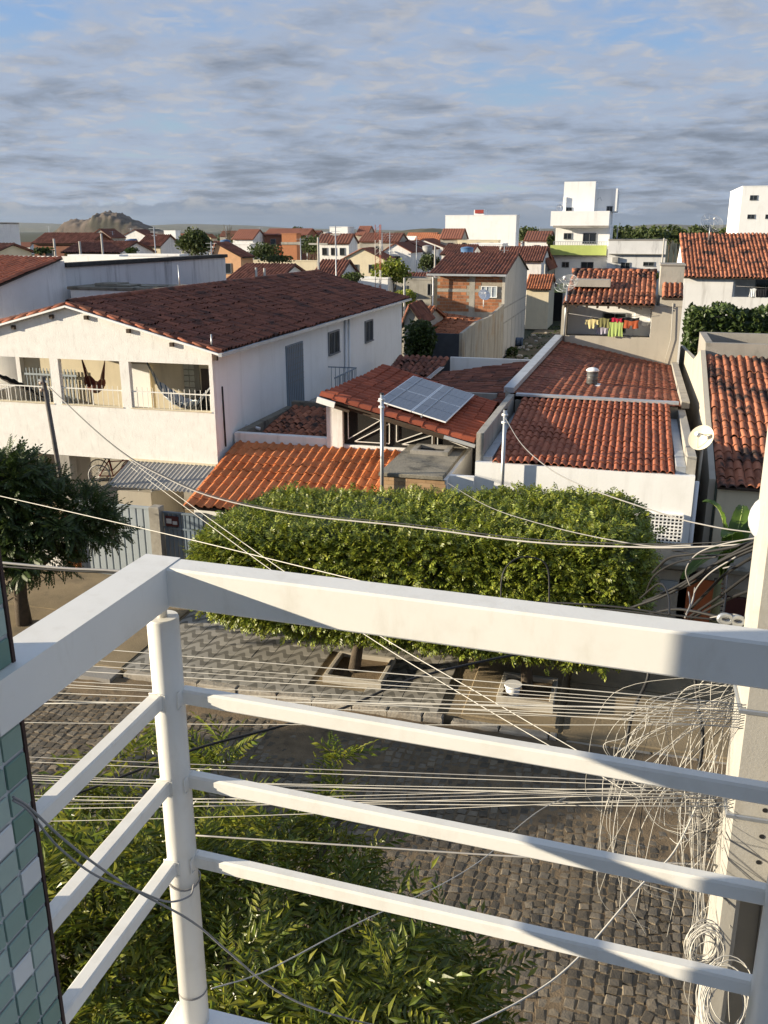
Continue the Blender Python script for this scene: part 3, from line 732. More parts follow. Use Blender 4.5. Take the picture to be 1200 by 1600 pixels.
for x, y in ((-12.26, 23.25), (-11.74, 23.25), (-12.26, 23.75), (-11.74, 23.75)): MB().tube([(x, y, 3.0), (x, y, 3.42)], .02, 6).build('leg', BLACKP, ch)
# wicket of things under the overhang: two bicycles
def bicycle(c, a, fr_m, label):
    c = Vector(c); t = thing('bicycle', c, label, 'bicycle', 'bicycles parked under the overhang'); r = .33
    ca, sa = math.cos(a), math.sin(a)
    def W_(s, z): return c + Vector((ca * s, sa * s, z))
    for s in (-.52, .52):
        pts = [W_(s + r * math.cos(q), r + r * math.sin(q)) for q in np.linspace(0, 2 * math.pi, 25)]
        w = MB().tube(pts, .022, 6, cap=False).build('wheel', flat('pale_tyre', (.4, .4, .4)), t)
        mb = MB()
        for q in np.linspace(0, math.pi, 9)[:-1]: mb.tube([W_(s + r * math.cos(q), r + r * math.sin(q)), W_(s - r * math.cos(q), r - r * math.sin(q))], .003, 4)
        mb.build('spokes', GALV, w)
    mb = MB()
    for p, q in (((-.52, r), (-.1, .33)), ((-.1, .33), (-.2, .85)), ((-.2, .8), (-.52, r)), ((-.1, .33), (.38, .78)), ((-.18, .78), (.4, .82)), ((.38, .9), (.52, r))): mb.tube([W_(*p), W_(*q)], .018, 6)
    mb.build('frame', fr_m, t)
    s_ = MB(); s_.bar(W_(-.32, .9), W_(-.08, .9), .14, .05); s_.build('saddle', BLACKP, t)
    hp = W_(.38, .98); sd = Vector((-sa, ca, 0)); MB().tube([hp - sd * .28, hp, hp + sd * .28], .013, 6).build('handlebar', GALV, t)
# raised ledge wall they stand on
lw = tag(MB().box(-15.9, -13.3, 22.42, 24.4, 0, 1.66).build('storage_ledge', BEIGE), 'beige masonry ledge below the bicycles at the white house', 'ledge')
bicycle((-14.6, 22.75, 1.66), R(12), flat('red_frame', (.25, .03, .03), .4), 'red bicycle parked nearer the awning')
bicycle((-15.0, 23.35, 1.66), R(10), flat('black_frame', (.02, .02, .02), .4), 'black bicycle parked behind the red one')
# awning
aw = thing('awning', (-11.5, 21, 2.2), 'corrugated fibre-cement awning on steel trusses over the gate', 'awning')
ta, tb = PV(203, 719, HV - .02), PV(338, 729, HV - .02)
ba, bb = PV(168, 758, 20.35), PV(303, 771, 20.35)
zt = (ta.z + tb.z) / 2; zb = (ba.z + bb.z) / 2
ns = 4
for s in range(ns):
    mb = MB(); k = 26; vs = []
    for top in (0, 1):
        for i in range(k + 1):
            q = (s + (i / k) * 1.03) / ns; c_ = math.cos(2 * math.pi * q * ns * 5.2) * .020 + .004 * s
            for row in (0, 1):
                p = ta.lerp(tb, q) if row else ba.lerp(bb, q); vs.append((p.x, p.y, (zt if row else zb) + c_ - (.012 if top else 0)))
    F_ = [(2 * i, 2 * i + 2, 2 * i + 3, 2 * i + 1) for i in range(k)]; o_ = 2 * (k + 1)
    mb.add(vs, F_ + [tuple(x + o_ for x in f[::-1]) for f in F_] + [(2 * i, o_ + 2 * i, o_ + 2 * i + 2, 2 * i + 2) for i in range(k)], 0, True)
    mb.build('corrugated_sheet', FIBRO, aw)
for x in (bb.x - .05, ba.x + .9, (ba.x + bb.x) / 2):
    mb = MB(); A0 = Vector((x + .25, HV - .03, zt - .08)); B0 = Vector((x, 20.4, zb - .07)); C0 = Vector((x + .25, HV - .03, zt - .62))
    mb.tube([A0, B0], .015, 5); mb.tube([C0, B0], .015, 5)
    for q in range(5):
        s0 = A0.lerp(B0, q / 5); s1 = C0.lerp(B0, (q + .5) / 5); s2 = A0.lerp(B0, (q + 1) / 5); mb.tube([s0, s1, s2], .009, 4)
    mb.build('truss', GALV, aw)
MB().bar((ta.x, HV - .03, zt + .03), (tb.x, HV - .03, zt + .03), .05, .06).build('wall_flashing', CREAM, aw)
# gates, gate post and garden wall
GV = 19.72
gt = thing('sliding_gate', ((PV(148, 890, GV).x + PV(246, 890, GV).x) / 2, GV, PZ0), 'wide pale grey-blue sheet metal driveway gate marked 501', 'gate')
gx0, gx1, gz1 = PV(128, 890, GV).x, PV(243, 890, GV).x, PV(200, 790, GV).z
npl = 11
for k in range(npl):
    a = gx0 + (gx1 - gx0) * k / npl; b = gx0 + (gx1 - gx0) * (k + 1) / npl
    MB().prism([(a, GV), (a + .03, GV - .03), (b - .03, GV - .03), (b - .0, GV), (b, GV + .02), (a, GV + .02)], 'z', PZ0 + .06, gz1 - .04).build('gate_panel', GATEB, gt)
mb = MB(); mb.box(gx0, gx1, GV - .045, GV + .03, gz1 - .04, gz1 + .02); mb.box(gx0, gx1, GV - .045, GV + .03, PZ0, PZ0 + .06); mb.build('gate_frame', GATEB, gt)
def text(s, loc, size, m, parent=None, rot=(R(90), 0, 0), ext=.002, name='lettering'):
    c = bpy.data.curves.new(name, 'FONT'); c.body = s; c.size = size; c.extrude = ext; c.align_x = 'CENTER'
    o = bpy.data.objects.new(name, c); COL.objects.link(o); dg = bpy.context.evaluated_depsgraph_get(); dg.update()
    me = bpy.data.meshes.new_from_object(o.evaluated_get(dg)); bpy.data.objects.remove(o); me.materials.clear(); me.materials.append(m)
    o = bpy.data.objects.new(name, me); COL.objects.link(o); WL[o.name] = Vector(loc)
    o.parent = parent; o.location = Vector(loc) - (WL[parent.name] if parent else Vector()); o.rotation_euler = rot; return o
text('501', (PV(197, 820, GV).x, GV - .04, PV(197, 822, GV).z), .17, flat('number_black', (.02, .02, .02)), gt)
gp_ = tag(MB().bevbox(gx1 + .01, gx1 + .3, GV - .12, GV + .16, 0, gz1 + .05, .02).build('gate_post', GREYP), 'square grey cement post between the two metal gates', 'post')
g2 = thing('entry_gate', (gx1 + .8, GV + .1, PZ0), 'narrow blue-grey ribbed metal entry gate beside the clipped tree', 'gate')
a0 = gx1 + .31; b0 = a0 + 1.15; z2 = PV(285, 806, GV).z
for k in range(9):
    a = a0 + (b0 - a0) * k / 9; MB().prism([(a, GV + .1), (a + .02, GV + .07), (a + .1, GV + .07), (a + .125, GV + .1)], 'z', PZ0 + .05, z2).build('gate_panel', GREYBLUE, g2)
mb = MB(); mb.box(a0, b0, GV + .055, GV + .13, z2, z2 + .05); mb.box(a0, b0, GV + .06, GV + .12, z2 - .42, z2 - .37); mb.build('gate_frame', GREYBLUE, g2)
MB().box(a0 + .08, a0 + .45, GV + .03, GV + .055, z2 - .33, z2 - .05).build('notice_plate', flat('plate_maroon', (.10, .03, .03)), g2)
MB().box(a0 + .11, a0 + .26, GV + .02, GV + .0299, z2 - .25, z2 - .12).build('notice_print', flat('plate_white', (.6, .6, .6)), g2)
MB().box(a0 + .29, a0 + .42, GV + .02, GV + .0299, z2 - .27, z2 - .18).build('notice_print', flat('plate_white', (.6, .6, .6)), g2)
gw = thing('garden_wall', (-18, GV, 0), 'low white garden wall with orange end pillar at the driveway gate', 'wall')
MB().box(-26, gx0 - .35, GV - .05, GV + .1, 0, 1.1).build('wall', WHITE, gw)
MB().bevbox(gx0 - .33, gx0 - .03, GV - .14, GV + .16, 0, 1.55, .015).build('pillar', flat('orange_paint', (.50, .17, .05), .7, var=.15), gw)

# ================================================================ orange-tiled house with solar roof
oz, ov = 3.22, 23.0
oh_ = thing('orange_roof_house', (-8, 22, 0), 'low house with bright orange tiled front roof and white parapet strip', 'house')
tile_roof(oh_, (-10.75, 19.6, 2.30), (-5.62, 19.6, 2.30), (-5.62, ov, oz), (-10.75, ov, oz), .262, .40, TILE_OR, 'roman', 300, .006)
tile_roof(oh_, (-5.60, 21.4, 2.78), (-5.05, 23.0, 3.22), (-5.05, 23.05, 3.24), (-5.6, 23.05, 3.24), .262, .40, TILE_OR, 'roman', 40, .006) if False else None
MB().box(-10.6, -4.0, 20.2, 20.35, 0, 2.3).build('front_wall', WHITE, oh_)
MB().box(-10.75, -10.6, 20.2, 27.0, 0, 2.25).build('side_wall', WHITE, oh_)
# parapet strip, patio roof behind it, pillar
MB().bevbox(-10.80, -7.92, ov + .01, ov + .2, 2.9, 3.50, .015).build('parapet', WHITE, oh_)
MB().bevbox(-7.52, -4.05, ov + .03, ov + .2, 2.9, 3.34, .015).build('parapet', WHITE, oh_)
MB().bevbox(-7.98, -7.52, ov - .03, ov + .24, 2.9, 4.40, .012).build('pillar', WHITE, oh_)
MB().bevbox(-10.80, -10.55, ov + .21, 27.1, 2.0, 3.52, .02).build('parapet', MOSSC, oh_)
tile_roof(oh_, (-10.5, 23.25, 3.12), (-8.0, 23.25, 3.12), (-8.0, 26.9, 3.55), (-10.5, 26.9, 3.55), .2, .38, TILE_LICH, 'barrel', 120, .02, mess=.1)
MB().bevbox(-10.55, -7.6, 26.95, 27.15, 2.0, 3.72, .02).build('parapet', MOSSC, oh_)
MB().box(-10.5, -8.0, 23.21, 23.26, 3.05, 3.44).build('ledge', BEIGE, oh_)
# shed roof with solar panels, falling to the right
so = thing('solar_roof_house', (-6, 25, 0), 'dark gabled outhouse with red shed roof and white triangular lattice', 'house')
A_ = Vector((-3.75, 22.5, 3.74)); B_ = Vector((-3.75, 26.6, 4.02)); C2 = Vector((-7.75, 28.2, 4.78)); D_ = Vector((-8.0, 22.5, 4.78))
tile_roof(so, A_, B_, C2, D_, .30, .38, TILE_SOLAR, 'barrel', 300, .006)
def zs(u): return D_.z + (A_.z - D_.z) * (u - D_.x) / (A_.x - D_.x)
FVS = 23.1
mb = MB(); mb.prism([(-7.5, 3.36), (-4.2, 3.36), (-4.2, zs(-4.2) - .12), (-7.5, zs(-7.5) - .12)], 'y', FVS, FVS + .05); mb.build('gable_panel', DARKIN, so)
MB().box(-7.9, -3.9, 27.3, 27.45, 0, 4.2).build('back_wall', GREYP, so)
MB().box(-8.0, -7.86, 23.3, 27.3, 2.0, 4.55).build('side_wall', GREYP, so)
MB().bar((-7.95, 22.75, zs(-7.95) - .15), (-3.9, 22.75, zs(-3.9) - .15), .1, .13).build('beam', WOODD, so)
for y in (22.62, 24.0, 25.4): MB().bar((-8.0, y, zs(-8.0) - .2), (-7.2, y, zs(-7.2) - .2), .07, .1).build('rafter', WOODD, so)
MB().bar((-8.05, 22.42, 4.69), (-7.55, 22.42, 4.56), .05, .16).build('fascia', CLEANW, so)
MB().bar((-4.55, 22.44, zs(-4.55) - .07), (-3.72, 22.44, zs(-3.72) - .07), .04, .09).build('fascia', FLASH, so)
def tri(a, b, c):
    pts = [Vector((x, FVS - .03, z)) for x, z in (a, b, c)]; mb = MB()
    for i in range(3): mb.bar(pts[i], pts[(i + 1) % 3], .022, .024, upv=(0, 1, 0))
    mb.build('lattice_triangle', STEELW, so)
tri((-7.38, zs(-7.38) - .28), (-6.45, zs(-6.45) - .32), (-7.38, 3.5)); tri((-7.2, 3.44), (-6.2, 3.44), (-6.2, zs(-6.2) - .34))
tri((-6.0, zs(-6.0) - .3), (-5.25, zs(-5.25) - .3), (-6.0, 3.5)); tri((-5.85, 3.44), (-5.0, 3.44), (-5.0, zs(-5.0) - .3)); tri((-4.85, 3.44), (-4.85, zs(-4.85) - .28), (-3.98, 3.44))
for x in (-6.32, -4.95): MB().box(x - .03, x + .03, FVS - .06, FVS - .01, 3.36, zs(x) - .16).build('lattice_post', WOODD, so)
# solar array on the shed roof plane
nrm = (B_ - A_).cross(D_ - A_).normalized(); nrm = nrm if nrm.z > 0 else -nrm
def onroof(px, py, lift=.2):
    d = ray(px, py); q = A_ + nrm * lift; return CV + d * ((q - CV).dot(nrm) / d.dot(nrm))
S00, S10, S11, S01 = onroof(590, 624), onroof(697, 661), onroof(742, 615), onroof(646, 588)
ex = ((S10 - S00) + (S11 - S01)) / 2; ey = ((S01 - S00) + (S11 - S10)) / 2; o0 = (S00 + S10 + S11 + S01) / 4 - ex / 2 - ey / 2
ey = (ey - ex * (ey.dot(ex) / ex.length_squared) * .6)
pvm = bpy.data.materials.new('solar_cells'); pvm.use_nodes = True
n = pvm.node_tree.nodes; l = pvm.node_tree.links; p = n['Principled BSDF']; p.inputs['Roughness'].default_value = .3; p.inputs['Specular IOR Level'].default_value = .5
p.inputs['Coat Weight'].default_value = .6; p.inputs['Coat Roughness'].default_value = .08
p.inputs['Base Color'].default_value = (.095, .11, .14, 1)
sa = thing('solar_array', o0 + ex / 2 + ey / 2, 'array of four grey solar panels mounted on the red shed roof', 'solar array')
for i in range(2):
    for j in range(2):
        a = o0 + ex * (i / 2 + .004) + ey * (j / 2 + .004); u_ = ex * .492; w_ = ey * .492
        q = [a, a + u_, a + u_ + w_, a + w_]
        t = slab_quad(q, .035).build('solar_panel', CLEANW, sa)
        e1, e2 = u_.normalized() * .028, w_.normalized() * .028; qq = [q[0] + e1 + e2, q[1] - e1 + e2, q[2] - e1 - e2, q[3] + e1 - e2]
        slab_quad([x + nrm * .004 for x in qq], .006).build('cells', pvm, t)
        mb = MB()
        for c in range(1, 6): mb.bar(qq[0].lerp(qq[1], c / 6) + nrm * .005, qq[3].lerp(qq[2], c / 6) + nrm * .005, .009, .004, upv=nrm)
        mb.bar(qq[0].lerp(qq[3], .5) + nrm * .006, qq[1].lerp(qq[2], .5) + nrm * .006, .006, .004, upv=nrm)
        mb.build('cell_lines', flat('cell_line', (.30, .32, .35), .4), t)
        mb = MB(); mb.bar(q[0].lerp(q[1], .3) - nrm * .04, q[3].lerp(q[2], .3) - nrm * .04, .04, .12, upv=nrm); mb.build('mount_rail', GALV, sa)
# concrete tank slab clad in wood-look tiles
sb = thing('tank_block', (-4.8, 21.8, 0), 'concrete slab block with hatch and wood-look tiled front', 'tank block')
MB().box(-5.6, -3.98, 20.06, 23.6, 2.2, 3.36).build('wall', WHITE, sb)
MB().bevbox(-5.64, -4.06, 19.98, 23.66, 3.36, 3.46, .015).build('slab', MOSSC, sb)
hx, hy = -4.85, 22.4
mb = MB()
for a in ((hx - .5, hx + .5, hy - .4, hy - .28), (hx - .5, hx + .5, hy + .28, hy + .4), (hx - .5, hx - .36, hy - .28, hy + .28), (hx + .36, hx + .5, hy - .28, hy + .28)): mb.box(*a, 3.46, 3.56)
mb.build('hatch_rim', CONC, sb); MB().box(hx - .36, hx + .36, hy - .28, hy + .28, 3.461, 3.47).build('hatch_hole', BLACKSTAIN, sb)
WT = mat('wood_look_tile', (.42, .27, .15), .45, .25, 2.5, .05, 30, island=.2, hue=(.50, .36, .22), spec=.5)
for j in range(10):
    for i in range(4):
        w = 1.6 / 3.5; x0 = -5.62 + w * (i - (.5 if j % 2 else 0)); x1 = min(-4.0, x0 + w - .005); x0 = max(-5.62, x0)
        if x1 - x0 > .04: MB().box(x0, x1, 20.03, 20.058, 2.36 + j * .1, 2.455 + j * .1).build('wall_tile', WT, sb)
# galvanised service poles
def gpole(x, y, z0, z1, label):
    t = thing('service_pole', (x, y, z0), label, 'pole', 'galvanised service entry poles')
    MB().tube([(x, y, z0), (x, y, z1)], .045, 10).build('shaft', GALV, t)
    MB().tube([(x, y, z1), (x, y, z1 + .03)], .05, 10).build('cap', BLACKP, t)
    for q in (.12, .3): MB().tube([(x - .07, y - .02, z1 - q), (x + .07, y - .02, z1 - q)], .03, 8).build('insulator', PVCW, t)
gpole(PV(597, 740, 19.9).x, 19.9, 2.0, PV(597, 616, 19.9).z, 'galvanised pole at the wood-tiled corner below the solar roof')
gpole(PV(787, 700, 20.3).x, 20.3, 2.0, PV(789, 640, 20.3).z, 'galvanised pole before the flashed red roof')
# leaning dark pole in front of the white house terrace
t = thing('street_pole', (PV(92, 735, 20.0).x, 20.0, 0), 'slim dark weathered pole before the terrace railing', 'pole')
pa, pb = PV(93, 738, 20.0), PV(67, 588, 19.8)
MB().tube([(pa.x + .1, 20.0, 0), pa, pb], .075, 10, r2=.055).build('shaft', mat('weathered_pole', (.12, .11, .10), .9, .3, 6), t)
MB().bar(pb + Vector((-.14, 0, -.1)), pb + Vector((.14, 0, -.14)), .05, .05).build('bracket', GALV, t)
for q in (.16, .34): MB().tube([pb + Vector((-.05, -.1, -q)), pb + Vector((.05, -.1, -q))], .04, 8).build('insulator', flat('porcelain', (.3, .22, .17), .4), t)

# ================================================================ flat-fronted white house with two red roofs
ce = thing('red_roof_house', (-.9, 28, 0), 'white-fronted house with red barrel roof framed by metal flashing', 'house')
CL, CR, CF = -3.38, 1.62, 20.5
MB().box(CL, CR, CF, CF + .16, 0, 3.74).build('front_wall', CLEANW, ce)
MB().box(CL - .6, CL + .0, 20.35, 20.5, 0, 3.4).build('front_wall', CLEANW, ce)
MB().bevbox(CL - .02, CL + .16, CF + .162, 26.2, 0, 4.42, .01).build('parapet', GREYP, ce)
MB().bevbox(CL + .16, CL + .38, CF + .165, 26.2, 3.6, 3.86, .01).build('flashing', FLASH, ce)
MB().bevbox(CR - .20, CR, CF + .162, 26.4, 0, 4.16, .01).build('parapet', GREYP, ce)
MB().bevbox(CR - .42, CR - .205, CF + .165, 26.2, 3.6, 3.92, .01).build('flashing', FLASH, ce)
tile_roof(ce, (CL + .40, CF + .03, 3.76), (CR - .44, CF + .03, 3.76), (CR - .44, 26.2, 4.30), (CL + .40, 26.2, 4.30), .173, .42, TILE_RED, 'barrel', 300, .008, mess=.03)
mb = MB(); mb.bar((CL + .2, 26.32, 4.40), (CR - .2, 26.32, 4.36), .26, .06); mb.build('ridge_flashing', FLASH, ce)
MB().box(CL + .16, CR - .2, 26.45, 26.6, 0, 4.2).build('middle_wall', GREYP, ce)
q0 = Vector((CL + .05, 26.5, 4.38)); q1 = Vector((CR - .1, 26.5, 4.22)); q2 = Vector((1.55, 36.0, 4.06)); q3 = Vector((-2.72, 36.0, 4.93))
tile_roof(ce, q0, q1, q2, q3, .24, .36, TILE_FLAT, 'flat', 300, .01, stagger=False)
MB().bar(q0 + Vector((-.1, 0, .1)), q3 + Vector((-.06, 0, .12)), .30, .16).build('side_flashing', FLASH, ce)
MB().bar(q1 + Vector((.1, 0, .06)), q2 + Vector((.1, 0, .06)), .22, .2).build('side_flashing', GREYP, ce)
mb = MB(); mb.add([(q0.x - .2, q0.y, 0), (q3.x - .15, q3.y, 0), (q3.x - .15, q3.y, q3.z + .1), (q0.x - .2, q0.y, q0.z + .1), (q0.x - .05, q0.y, 0), (q3.x, q3.y, 0), (q3.x, q3.y, q3.z), (q0.x - .05, q0.y, q0.z)], [(0, 1, 2, 3), (7, 6, 5, 4), (3, 2, 6, 7), (0, 3, 7, 4), (1, 5, 6, 2)]); mb.build('side_wall', GREYP, ce)
MB().box(1.42, 1.6, 26.62, 36, 0, 4.0).build('side_wall', GREYP, ce)
# breeze-block grille
ga, gb_ = PV(1000, 800, CF - .02), PV(1063, 850, CF - .02)
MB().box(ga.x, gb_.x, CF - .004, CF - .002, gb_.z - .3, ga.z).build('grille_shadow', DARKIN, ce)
mb = MB()
for k in range(12): x = ga.x + (gb_.x - ga.x) * k / 11; mb.box(x - .014, x + .014, CF - .06, CF - .005, gb_.z - .3, ga.z)
for k in range(13): z = ga.z - (ga.z - gb_.z + .3) * k / 12; mb.box(ga.x, gb_.x, CF - .062, CF - .0052, z - .014, z + .014)
mb.build('breeze_block_grille', CLEANW, ce)
MB().tube([(CR + .06, CF + .1, 3.6), (CR + .06, CF + .1, .3)], .05, 10).build('downpipe', PVCW, ce)
# roof vent
vn = thing('roof_vent', (-1.12, 29.0, 4.3), 'small metal roof vent with white cap on the brown-red roof', 'vent')
MB().bevbox(-1.4, -.84, 28.75, 29.25, 4.22, 4.36, .02).build('base', CLEANW, vn)
MB().tube([(-1.12, 29.0, 4.33), (-1.12, 29.0, 4.78)], .17, 16).build('body', flat('vent_grey', (.10, .10, .10), .4), vn)
for k in range(4): MB().tube([(-1.12, 29.0, 4.42 + k * .1), (-1.12, 29.0, 4.44 + k * .1)], .185, 16).build('ring', flat('vent_grey', (.10, .10, .10), .4), vn)
MB().tube([(-1.12, 29, 4.78), (-1.12, 29, 4.81), (-1.12, 29, 4.87), (-1.12, 29, 4.9)], [.20, .21, .14, .02], 16).build('cap', PVCW, vn)
# darker roof behind the solar roof
dk = thing('dark_roof_house', (-6, 33, 0), 'low house with dark reddish tiles sloping behind the solar roof', 'house')
tile_roof(dk, (-7.0, 27.9, 3.5), (-7.05, 34.4, 3.68), (-3.32, 33.0, 4.45), (-3.58, 26.7, 4.02), .24, .42, TILE_OLD, 'barrel', 200, .03, mess=.2)
MB().box(-7.5, -3.3, 38.0, 38.15, 0, PV(760, 560, 38).z).build('yard_wall', CLEANW, dk)
tile_roof(dk, (-9.6, 33.5, 3.2), (-7.5, 33.5, 3.2), (-7.4, 37.2, 3.9), (-9.6, 37.2, 3.9), .24, .42, TILE_OLD, 'barrel', 60, .03, mess=.2)
mb = MB()
for k in range(3): mb.tube([(-7.15 + .07 * k, 28.0, 3.75), (-7.2 + .07 * k, 34.5, 3.9)], .02, 5)
mb.build('pipes', GALV, dk)
MB().box(-7.0, -3.7, 27.9, 28.0, 0, 3.4).build('wall', GREYP, dk)

# ================================================================ house with the laundry balcony
cl = thing('laundry_house', (-.5, 38, 0), 'grey cement house with washing line on its upper balcony', 'house')
LV = 36.05
lx0, lx1 = PV(877, 500, LV).x, PV(1062, 520, LV).x
bx0, bx1 = PV(885, 500, LV).x, PV(1018, 500, LV).x
bz0, bz1 = PV(950, 526, LV).z, PV(950, 481, LV).z
mb = MB(); mb.box(lx0, lx1, LV, LV + .15, 0, bz0); mb.box(lx0, bx0, LV, LV + .15, bz0, bz1); mb.box(bx1, lx1, LV, LV + .15, bz0, bz1 + .1); mb.build('front_wall', BEIGE, cl)
MB().box(lx0, lx1, LV + .151, LV + 1.6, bz0 - .3, bz0 - .1).build('balcony_floor', CONC, cl)
MB().box(lx0 + .05, bx1 + .2, LV + 1.6, LV + 1.75, bz0 - .3, 6.62).build('balcony_wall', CLEANW, cl)
MB().box(lx0, lx0 + .15, LV + .152, LV + 7, 0, bz1 + .05).build('side_wall', BEIGE, cl)
MB().box(lx1 - .15, lx1, LV + .152, LV + 7, 0, bz1 + .1).build('side_wall', BEIGE, cl)
MB().box(bx1, bx1 + .12, LV + .152, LV + 1.6, bz0 - .1, bz1 + .1).build('balcony_side', CLEANW, cl)
window(cl, '-y', (PV(960, 500, LV + 1.6).x, LV + 1.6, PV(960, 500, LV + 1.6).z - .1), .95, .8, SHUT, mull=1)
MB().box(PV(992, 500, LV + 1.6).x, PV(1016, 500, LV + 1.6).x, LV + 1.56, LV + 1.599, bz0 - .1, bz1 - .1).build('balcony_door', CLEANW, cl)
MB().bevbox(bx1 - .35, bx1 - .12, LV + 1.3, LV + 1.55, bz0 + .3, bz0 + .5, .03).build('wash_basin', PVCW, cl)
re0, re1 = PV(879, 474, LV - .25), PV(1024, 474, LV - .25)
rt0, rt1 = PV(893, 424, LV + 4), PV(1026, 420, LV + 4)
tile_roof(cl, (re0.x, LV - .25, re0.z), (re1.x, LV - .25, re0.z), (rt1.x, LV + 4, rt0.z), (re0.x + .05, LV + 4, rt0.z), .205, .42, TILE_LICH, 'barrel', 300, .012)
mb = MB()
for k in range(9): x = re0.x + .1 + (re1.x - re0.x - .2) * k / 8; mb.box(x - .035, x + .035, LV - .24, LV + .3, re0.z - .16, re0.z - .08)
mb.build('rafter_ends', WOODD, cl)
for k in range(12):
    x = re0.x + (re1.x - re0.x) * k / 12; MB().tube([(x, LV + 4, rt0.z + .03), (x + .33, LV + 4, rt0.z + .05)], .1, 8).build('ridge_tile', TILE_LICH, cl)
MB().prism([(re0.x + .06, 6.2), (re1.x, 6.2), (re1.x, rt0.z - .06), (re0.x + .06, rt0.z - .06)], 'y', LV + 4.05, LV + 4.2).build('back_wall', BEIGE, cl)
# grey pillar block at the right
pk = PV(1067, 417, LV)
mb = MB(); mb.box(bx1 + .25, lx1 - .003, LV - .03, LV + .14, bz1 + .1, PV(1040, 465, LV).z); mb.build('pillar_front', BEIGE, cl)
zz = PV(1040, 465, LV).z
tile_roof(cl, (bx1 + .3, LV - .1, zz), (lx1, LV - .1, zz), (lx1, LV + .9, zz + .45), (bx1 + .3, LV + .9, zz + .45), .205, .4, TILE_LICH, 'barrel', 20, .01)
MB().box(bx1 + .2, lx1, LV + .9, LV + 2.6, bz0, pk.z).build('tank_tower', GREYP, cl)
MB().bevbox(bx1 + .16, lx1 + .04, LV + .86, LV + 2.66, pk.z, pk.z + .07, .015).build('tank_slab', CONC, cl)
MB().box(re0.x + .3, re0.x + 1.7, LV + 1.3, LV + 2.2, 6.9, PV(920, 437, LV + 1.3).z).build('roof_box', GREYP, cl)
MB().tube([(lx1 - .35, LV - .05, zz - .2), (lx1 - .3, LV - .06, bz0), (lx1 - .5, LV - .05, bz0 - 1.2)], .012, 5).build('conduit', CABW, cl)
# washing on the line
def cloth(px0, px1, py0, py1, m, label, v=LV - .1, kind='towel', fold=3, grp='washing on the balcony line'):
    a, b = PV(px0, py0, v), PV(px1, py1, v); mb = MB(); nx, nz_ = 14, 8; vs = []
    for layer in (0, 1):
        for j in range(nz_ + 1):
            for i in range(nx + 1):
                s, t_ = i / nx, j / nz_; 
                x = a.x + (b.x - a.x) * s; z = a.z + (b.z - a.z) * t_
                if kind == 'shirt': z = a.z + (b.z - a.z) * t_ * (1 if .25 < s < .75 else .5)
                if kind == 'shorts' and .42 < s < .58: z = a.z + (b.z - a.z) * min(t_, .55)
                y = v + .014 * math.sin(s * math.pi * 2 * fold + px0) * (.2 + t_) + .012 * layer
                vs.append((x + .015 * math.sin(t_ * 5 + s * 9), y, z + .02 * math.sin(s * 7 + px0)))
    m_ = (nx + 1) * (nz_ + 1)
    F_ = [(j * (nx + 1) + i, j * (nx + 1) + i + 1, (j + 1) * (nx + 1) + i + 1, (j + 1) * (nx + 1) + i) for j in range(nz_) for i in range(nx)]
    mb.add(vs, F_ + [tuple(x + m_ for x in f[::-1]) for f in F_], 0, True)
    tag(mb.build('hung_' + ('shirt' if kind == 'shirt' else 'shorts' if kind == 'shorts' else 'cloth'), m), label, 'laundry', grp)
def cm(n_, c): return flat('fabric_' + n_, c, .95, var=.12)
cloth(915, 934, 499, 514, cm('cream', (.62, .52, .25)), 'cream cloth leftmost on the balcony washing line', kind='shirt')
cloth(935, 951, 497, 512, cm('olive', (.20, .19, .08)), 'olive and yellow cloth next to the cream one on the line')
cloth(952, 972, 503, 526, cm('lime', (.40, .50, .16)), 'long lime green towel hanging in the middle of the line', fold=4)
cloth(955, 972, 497, 504, cm('red', (.40, .02, .05)), 'small red cloth folded above the lime towel')
cloth(975, 997, 501, 514, cm('rust', (.42, .10, .04)), 'rust orange shorts rightmost on the washing line', kind='shorts')
cloth(974, 999, 496, 502, cm('black', (.02, .02, .025)), 'black clothes bunched behind the rust shorts', v=LV - .02)
cloth(924, 936, 496, 503, cm('dark', (.03, .03, .03)), 'dark garment between cream and olive cloths', v=LV - .02)
cloth(932, 950, 511, 522, cm('lilac', (.42, .40, .50)), 'pale lilac cloth hung low behind the line', v=LV + .3)
tag(MB().tube([PV(884, 489, LV - .08), PV(950, 499, LV - .08), PV(1020, 491, LV - .08)], .008, 5).build('washing_line', CABG), 'thin washing line strung across the grey balcony', 'line')

